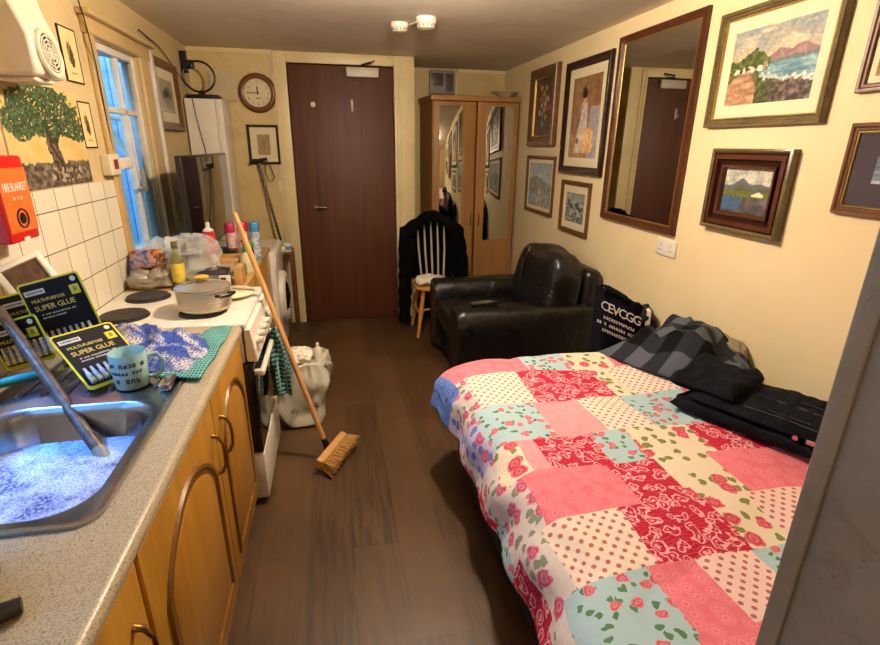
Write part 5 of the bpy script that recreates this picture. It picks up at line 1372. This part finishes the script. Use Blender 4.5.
# ------------------------------------------------------------------ bed
bx0, bx1, by0, by1, bz = .53, 1.745, .43, 2.20, .555
t = thing('bed', 'low double bed base along the right wall under the patchwork duvet', 'bed', (1.13, 1.3, 0))
m = MB(); m.rbox(bx0+.03, bx1, by0, by1-.02, .06, .32, .02); m.build('divan_base', simple('dark_divan_fabric', '#1d1a1c', .9), t)
m = MB(); rows = []
for ins, z in ((.03, .322), (.0, .345), (0, bz-.05), (.015, bz-.02), (.05, bz-.006)):
    pts = rrect(bx0+ins, bx1-ins, by0+ins, by1-ins, .05, z, 6); k7 = 7
    fl = [(bx0+.36+(.36-ins)*math.cos(PI/2+PI/2*q/6), by1-.36+(.36-ins)*math.sin(PI/2+PI/2*q/6), z) for q in range(7)]
    rows.append(pts[:k7]+fl+pts[2*k7:])
m.grid(rows, cv=True); m.add(rows[0], [tuple(range(len(rows[0])))], 0, False); m.add(rows[-1], [tuple(range(len(rows[-1])))], 0, False); m.build('mattress', M['mount'], t)
for x in (bx0+.1, bx1-.1):
    for y in (by0+.1, by1-.12): m = MB(); m.cyl((x, y, 0), (x, y, .062), .025, .025, 12); m.build('foot', M['black'], t)
ROWS = [
 (1.97, 9, [(.475, 'lilac'), (.84, 'pink'), (1.06, 'blue'), (1.28, 'cream'), (9, 'pink')]),
 (1.70, 1.97, [(.40, 'lilac'), (.53, 'rose'), (.77, 'dots'), (1.13, 'red'), (1.22, 'cream'), (1.43, 'dots'), (9, 'red')]),
 (1.44, 1.70, [(.38, 'rose'), (.50, 'lilac'), (.74, 'blue'), (.94, 'lpink'), (1.13, 'dots'), (1.42, 'blue'), (9, 'red')]),
 (1.255, 1.44, [(.36, 'red'), (.48, 'rose'), (.58, 'cream'), (.64, 'lpink'), (.86, 'red'), (.99, 'blue'), (1.25, 'cream'), (1.5, 'red'), (9, 'pink')]),
 (1.05, 1.255, [(.38, 'blue'), (.545, 'rose'), (.83, 'pink'), (1.0, 'red'), (1.2, 'cream'), (9, 'pink')]),
 (.85, 1.05, [(.42, 'red'), (.52, 'rose'), (.745, 'dots'), (1.03, 'red'), (1.16, 'cream'), (9, 'pdots')]),
 (.655, .85, [(.40, 'red'), (.475, 'rose'), (.715, 'blue'), (.85, 'pink'), (1.02, 'pdots'), (9, 'blue')]),
 (-9, .655, [(.46, 'red'), (.70, 'blue'), (.9, 'pink'), (9, 'cream')])]
PK = list(P.keys()); pidx = {k: i for i, k in enumerate(PK)}
def patch(x, y):
    if 1.9 < y and x < .50: return pidx['dayblue']  # far-left corner coloured blue for the window daylight falling on it
    for a, b_, cells in ROWS:
        if a <= y < b_:
            for xm_, k in cells:
                if x < xm_: return pidx[k]
    return 0
st = .009; fx0, fx1, fy0, fy1 = .325, 1.73, .44, 2.42
nx, ny = int((fx1-fx0)/st), int((fy1-fy0)/st)
rows = []; uvs = []; flat = []
ex_, ey_ = .595, 2.10       # where the top starts to turn over
for i in range(nx+1):
    r = []; uu = []
    for j in range(ny+1):
        X_, Y_ = fx0+i*st, fy0+j*st
        oa, ob = max(0, ex_-X_), max(0, Y_-ey_); rc = .17; qx_, qy_ = ex_+rc-X_, Y_-(ey_-rc); bx_, by_ = X_+oa, Y_-ob
        if qx_ > 0 and qy_ > 0:
            hq = math.hypot(qx_, qy_); dd_ = max(0, hq-rc); oa, ob = dd_*qx_/hq, dd_*qy_/hq; bx_, by_ = X_+oa, Y_-ob
        d_ = math.hypot(oa, ob); zt = bz+.05+.012*max(0, Y_-1.5)
        zt += .018*noise.noise(Vector((X_*3, Y_*3, 1)))+.009*noise.noise(Vector((X_*7, Y_*7, 5)))+.012*math.exp(-((X_-.78)/.25)**2)-.014*(1-min(1, abs(noise.noise(Vector((X_*2.4+3, Y_*2.4, 7))))*7))*math.exp(-((X_-.6)/.28)**2)
        zt -= .012*max(0, (1.0-min(1, abs(X_-1.55)/.25)))
        if d_ == 0: p = (X_, Y_, zt)
        else:
            R_ = .12; a = min(d_/R_, PI/2*.93); out = R_*math.sin(a); dn = R_*(1-math.cos(a)); rest = max(0, d_-R_*PI/2*.93)
            out += rest*.17; dn += rest*.99
            corner = (oa/d_)*(ob/d_)*2
            out += .095*corner*min(1, d_/.2)
            dn = dn*(1-.22*corner)
            wv = .012*math.sin(Y_*22+X_*9)*min(1, d_/.15)+.01*noise.noise(Vector((X_*7, Y_*9, 8)))
            out += wv
            ux, uy = -oa/d_, ob/d_
            p = (bx_+ux*out, by_+uy*out, zt-dn)
        r.append(p); uu.append((X_, Y_))
    rows.append(r); uvs.append(uu)
m = MB(); m.grid(rows, uvs=uvs, fmat=lambda i, j: patch(fx0+(i+.5)*st, fy0+(j+.5)*st))
dv_ = m.build('duvet', [P[k] for k in PK], loc=(1.1, 1.3, bz), solid=.02)
tag(dv_, 'pink, red and pale blue floral patchwork duvet spread over the bed', 'duvet')

# ------------------------------------------------------------------ tote bag, clothes
t = thing('tote_bag', 'dark navy tote bag with white lettering between armchair and bed', 'bag', (1.62, 2.5, .05))
def shear_frame(o, u, v):
    u = Vector(u).normalized(); v = Vector(v).normalized(); w = u.cross(v).normalized()
    return Matrix(((u.x, v.x, w.x, o[0]), (u.y, v.y, w.y, o[1]), (u.z, v.z, w.z, o[2]), (0, 0, 0, 1)))
Fb = shear_frame((1.40, 2.46, .135), (.29, -.07, -.13), (.0, .0, 1))      # the bag has slumped: its top runs downhill
bw_, bh_ = .30, .75
m = MB(); rows = []
for i in range(21):
    r = []
    for j in range(25):
        u, v = i/20, j/24; e = (1-(2*u-1)**4)*(1-.5*(2*v-1)**4)
        r.append(Fb @ Vector((u*bw_, v*bh_, .035*e+.006*noise.noise(Vector((u*4, v*4, 3))))))
    rows.append(r)
m.grid(rows)
rows2 = [[Fb @ Vector((i/20*bw_, j/24*bh_, -.05*(1-(2*i/20-1)**4)*(1-.5*(2*j/24-1)**4))) for j in range(25)] for i in range(21)]
m.grid(rows2, flip=True); bagp = m.build('panels', M['cloth_dark'], t)
m = MB(); m.xf = Fb
for s_ in (.03, -.045): m.tube([(.04, bh_-.03, s_), (.05, bh_+.005, s_), (.09, bh_+.012, s_+.004), (.15, bh_+.008, s_+.006), (.21, bh_-.0, s_), (.22, bh_-.03, s_)], .010, 8)
m.build('strap', M['cloth_dark'], t)
m = MB(); Tz = .046
m.text('CEVCGG', .074, Fb @ Matrix.Translation((.155, bh_-.090, Tz)), .0022, spacing=.8)
for n_, yy, sd in ((13, .150, 2), (18, .187, 5), (13, .224, 9)): scribble(m, Fb, .15, bh_-yy, n_, .023, Tz, sd, .66, .2)
m.build('lettering', M['lettering_white'], bagp)
t2 = thing('book', 'cream-edged book standing between the tote bag and plaid shirt', 'book', (1.65, 2.3, .6))
Fk = fr((1.672, 2.365, .60), (.6, -.2, 0), (.03, 0, 1))
m = MB(); m.xf = Fk; m.rbox(0, .028, 0, .145, -.10, 0, .002); m.build('pages', M['paper'], t2)
m = MB(); m.xf = Fk; m.rbox(.028, .033, -.003, .15, -.105, .004, .001); m.rbox(-.005, 0, -.003, .15, -.105, .004, .001); m.build('cover', M['frame_dark'], t2)
crumple('dark_blanket', 'dark brown blanket bundle behind the tote bag against the wall', 'blanket', (1.69, 2.50, .62), (.065, .13, .12), simple('dark_brown_wool', '#1a1413', .95), .05, 6, 3)

mt, nt, b = new_mat('grey_black_plaid'); b.inputs['Specular IOR Level'].default_value = .15; v = coords(nt, 'UV'); sp = N(nt, 'ShaderNodeSeparateXYZ'); L(nt, v, sp.inputs[0])
f = [math_n(nt, 'GREATER_THAN', math_n(nt, 'FRACT', math_n(nt, 'MULTIPLY', sp.outputs[i], 5.2)), .52) for i in (0, 1)]
g_ = math_n(nt, 'MULTIPLY', math_n(nt, 'ADD', f[0], f[1]), .5)
L(nt, ramp(nt, g_, [(.1, '#50565f'), (.45, '#22252c'), (.55, '#22252c'), (.9, '#040405')]), b.inputs['Base Color']); b.inputs['Roughness'].default_value = .9
m = MB(); rows = []; uvs = []
for i in range(51):
    r = []; uu = []
    for j in range(41):
        u, v_ = i/50, j/40       # u: from far-left to near-right along the bed, v: from the bed to the wall
        x = lerp(1.27, 1.56, u**1.3)+v_*lerp(.46, .18, u); y = lerp(2.14, 1.53, u)+v_*.10*(1-u)-.03*math.sin(v_*5)
        e = min(1, 5*min(u+.06, 1-u+.05))*min(1, 2.8*(v_+.03))*(min(1, 5*(1-v_+.12)))
        z = .618+e*(.085+.08*math.sin(PI*u)**2+.06*noise.noise(Vector((x*7, y*7, 2)))+.07*(.45-abs(noise.noise(Vector((x*5+y*3, y*9-x*4, 6)))))+.02*abs(math.sin(u*13+v_*6)))
        x = min(x, 1.745); r.append((x, y, z)); uu.append((u*.75, v_*.55))
    rows.append(r); uvs.append(uu)
m.grid(rows, uvs=uvs); tag(m.build('plaid_shirt', mt, loc=(1.55, 1.9, .6), solid=.012), 'grey and black plaid shirt heaped on the bed against the wall', 'shirt')
crumple('beige_cloth', 'small beige cloth tucked between plaid shirt and wall', 'cloth', (1.715, 1.83, .745), (.045, .12, .05), simple('beige_cloth', '#8d8068', .9), .02, 10, 2)
# jeans
denim = simple('black_denim', '#0b0d14', .85, var=.5, vs=14, bump=.5, bs=120, spec=.12)
t = thing('folded_jeans', 'folded black jeans on the bed in front of the plaid shirt', 'jeans', (1.55, 1.38, .6))
Rj = Matrix.Translation((1.565, 1.385, .615)) @ rotm(math.radians(-62), 'Z')    # local x runs towards the camera
def slab(x0, x1, y0, y1, z0, z1, seed, amp=.012):
    m = MB(); m.xf = Rj; m.superell(((x0+x1)/2, (y0+y1)/2, (z0+z1)/2), ((x1-x0)/2, (y1-y0)/2, (z1-z0)/2), .45, .3, 16, 48, amp, 9, 0, None, seed); return m
def fold(x0, x1, y0, y1, zb, th, seed, crease=.022, nu=40, nv=28):
    # a flat folded piece of cloth with rounded edges, creased on top
    m = MB(); m.xf = Rj; top = []; bot = []
    for i in range(nu+1):
        a = []; b_ = []
        for j in range(nv+1):
            u, v = i/nu, j/nv; x = lerp(x0, x1, u)+.018*noise.noise(Vector((v*3, seed, u))); y = lerp(y0, y1, v)+.018*noise.noise(Vector((u*3, seed+5, v)))
            e = (1-abs(2*u-1)**7)**.5*(1-abs(2*v-1)**7)**.5
            q = noise.noise(Vector((x*7, y*7, seed)))*crease*1.3+(.5-abs(noise.noise(Vector((x*16, y*11, seed*3)))))*crease
            a.append((x, y, zb+th*.5+e*(th*.5+q))); b_.append((x, y, zb+th*.5-e*th*.5))
        top.append(a); bot.append(b_)
    m.grid(top); m.grid(bot, flip=True); return m
fold(-.30, .235, -.175, .02, .004, .05, 1).build('leg', denim, t)
fold(-.28, .225, -.03, .185, .006, .055, 2).build('leg', denim, t)
fold(-.24, .245, -.165, .175, .05, .05, 3, .016).build('seat_panel', denim, t)
fold(-.33, -.08, -.14, .15, .075, .07, 6, .03).build('turned_top', denim, t)
m = MB(); m.xf = Rj; m.tube([(.215, -.15, .07), (.245, -.05, .078), (.248, .06, .08), (.22, .16, .075)], [.014, .017, .017, .014], 10); m.build('waistband', denim, t)
m = fold(.02, .15, -.11, -.01, .095, .012, 8, .004, 16, 12); m.build('pocket', denim, t)
m = fold(.01, .14, .05, .15, .095, .012, 9, .004, 16, 12); m.build('pocket', denim, t)
m = MB(); m.xf = Rj
for y0 in (-.135, .0): m.tube([(-.05, y0, .104), (.07, y0+.004, .106), (.2, y0, .102)], .0022, 5)
for y0 in (-.11, -.012, .05): m.tube([(.02, y0, .108), (.15, y0, .108)], .0018, 5)
m.build('stitching', simple('grey_stitch', '#34363e', .8), t)
m = MB(); m.xf = Rj @ Matrix.Translation((.13, -.165, .07)) @ rotm(PI/2, 'X'); m.cyl((0, 0, -.008), (0, 0, .006), .010, .009, 14); m.rbox(.03, .07, -.008, .008, -.004, .004, .002); m.build('buckle', M['chrome'], t)

# ------------------------------------------------------------------ lamp, world, camera
LX, LY, LAMP, SKY, HALL_FILL, SINK_FILL = 0.38, 2.12, 1250.0, 5.5, 120.0, 17.0
t = thing('ceiling_light', 'ceiling light bulb in the middle of the room', 'lamp', (LX, LY, ZC))
def bulb_parts(t, x, y, st):
    m = MB(); m.lathe([(0, ZC-.0005), (.05, ZC-.0005), (.05, ZC-.02), (.02, ZC-.03)], (x, y, 0), 28); m.build('ceiling_rose', M['plastic_white'], t)
    m = MB(); m.cyl((x, y, ZC-.028), (x, y, ZC-.065), .02, .022, 16); m.build('lamp_holder', M['plastic_white'], t)
    m = MB(); m.lathe([(.0, -.064), (.018, -.066), (.03, -.08), (.05, -.11), (.052, -.13), (.04, -.155), (0, -.17)], (x, y, ZC), 20); m.build('bulb', emit_mat('warm_bulb', '#ffe8cf', st), t)
bulb_parts(t, LX, LY, LAMP)
t = thing('ceiling_light', 'added unseen hall light brightening the open grey door', 'lamp', (.1, -.95, ZC)); bulb_parts(t, .1, -.95, HALL_FILL)  # lamp added out of view to warm the face of the grey door
# added narrow blue beam aimed at the sink, standing in for sky daylight
ld = bpy.data.lights.new('sink_fill_beam', 'AREA'); ld.shape = 'RECTANGLE'; ld.size = .8; ld.size_y = .8; ld.color = (.10, .34, 1.0); ld.energy = SINK_FILL; ld.spread = math.radians(26)
lo = bpy.data.objects.new('sink_fill_beam', ld); COL.objects.link(lo); lo.location = (XL-.62, 1.38, 2.85)
lo.rotation_euler = (Vector((-.76, 1.36, .86))-Vector(lo.location)).to_track_quat('-Z', 'Y').to_euler()

wld = bpy.data.worlds.new('World'); S.world = wld; wld.use_nodes = True
nt = wld.node_tree; bg = nt.nodes['Background']
tc = N(nt, 'ShaderNodeTexCoord'); sp = N(nt, 'ShaderNodeSeparateXYZ'); L(nt, tc.outputs['Generated'], sp.inputs[0])
L(nt, ramp(nt, sp.outputs[2], [(.0, '#8fc6ee'), (.35, '#6cb0ea'), (1, '#5a9ee6')]), bg.inputs['Color']); bg.inputs['Strength'].default_value = SKY
for W in (W1, W2):
    ld = bpy.data.lights.new('window_portal', 'AREA'); ld.shape = 'RECTANGLE'; ld.size = W[3]-W[2]; ld.size_y = W[1]-W[0]
    lo = bpy.data.objects.new('window_portal', ld); COL.objects.link(lo); lo.location = (XL-.22, (W[0]+W[1])/2, (W[2]+W[3])/2)
    lo.rotation_euler = (0, -PI/2, 0); ld.cycles.is_portal = True

for o in bpy.data.objects:
    if o.parent or 'label' not in o: continue
    k = o.name.split('.')[0]
    g = {'glue_card': 'glue cards beside the sink', 'aerosol_can': 'spray cans beyond the cooker', 'bird_print': 'bird prints on the left wall', 'base_cabinet': 'pine base cabinets under the worktop',
         'carrier_bag': 'clear plastic bags beyond the cooker'}.get(k)
    if k in ('framed_print', 'framed_painting') and o.location.x > 1.5: g = 'framed pictures on the right wall'
    if g: o['group'] = g

cam = bpy.data.cameras.new('camera'); co = bpy.data.objects.new('camera', cam); COL.objects.link(co); S.camera = co
cam.sensor_fit = 'HORIZONTAL'; cam.sensor_width = 36; cam.lens = 36*501.73/880; cam.clip_start = .02
vd, vv, f_ = (330-440, 322.5-145), (425-440, 322.5-1750), 501.73
Yc = Vector((vd[0], vd[1], -f_)).normalized(); Zc = -Vector((vv[0], vv[1], -f_)); Zc = (Zc-Yc*Zc.dot(Yc)).normalized(); Xc = Yc.cross(Zc)
mw = Matrix((Xc, Yc, Zc)).to_4x4(); mw.translation = (0, 0, 1.6); co.matrix_world = mw

S.view_settings.view_transform = 'Standard'; S.view_settings.look = 'None'; S.view_settings.gamma = 1
S.view_settings.exposure = 0.0; S.view_settings.use_curve_mapping = False
S.cycles.max_bounces = 8; S.cycles.diffuse_bounces = 4; S.cycles.glossy_bounces = 4; S.cycles.transparent_max_bounces = 12; S.cycles.caustics_reflective = False; S.cycles.caustics_refractive = False
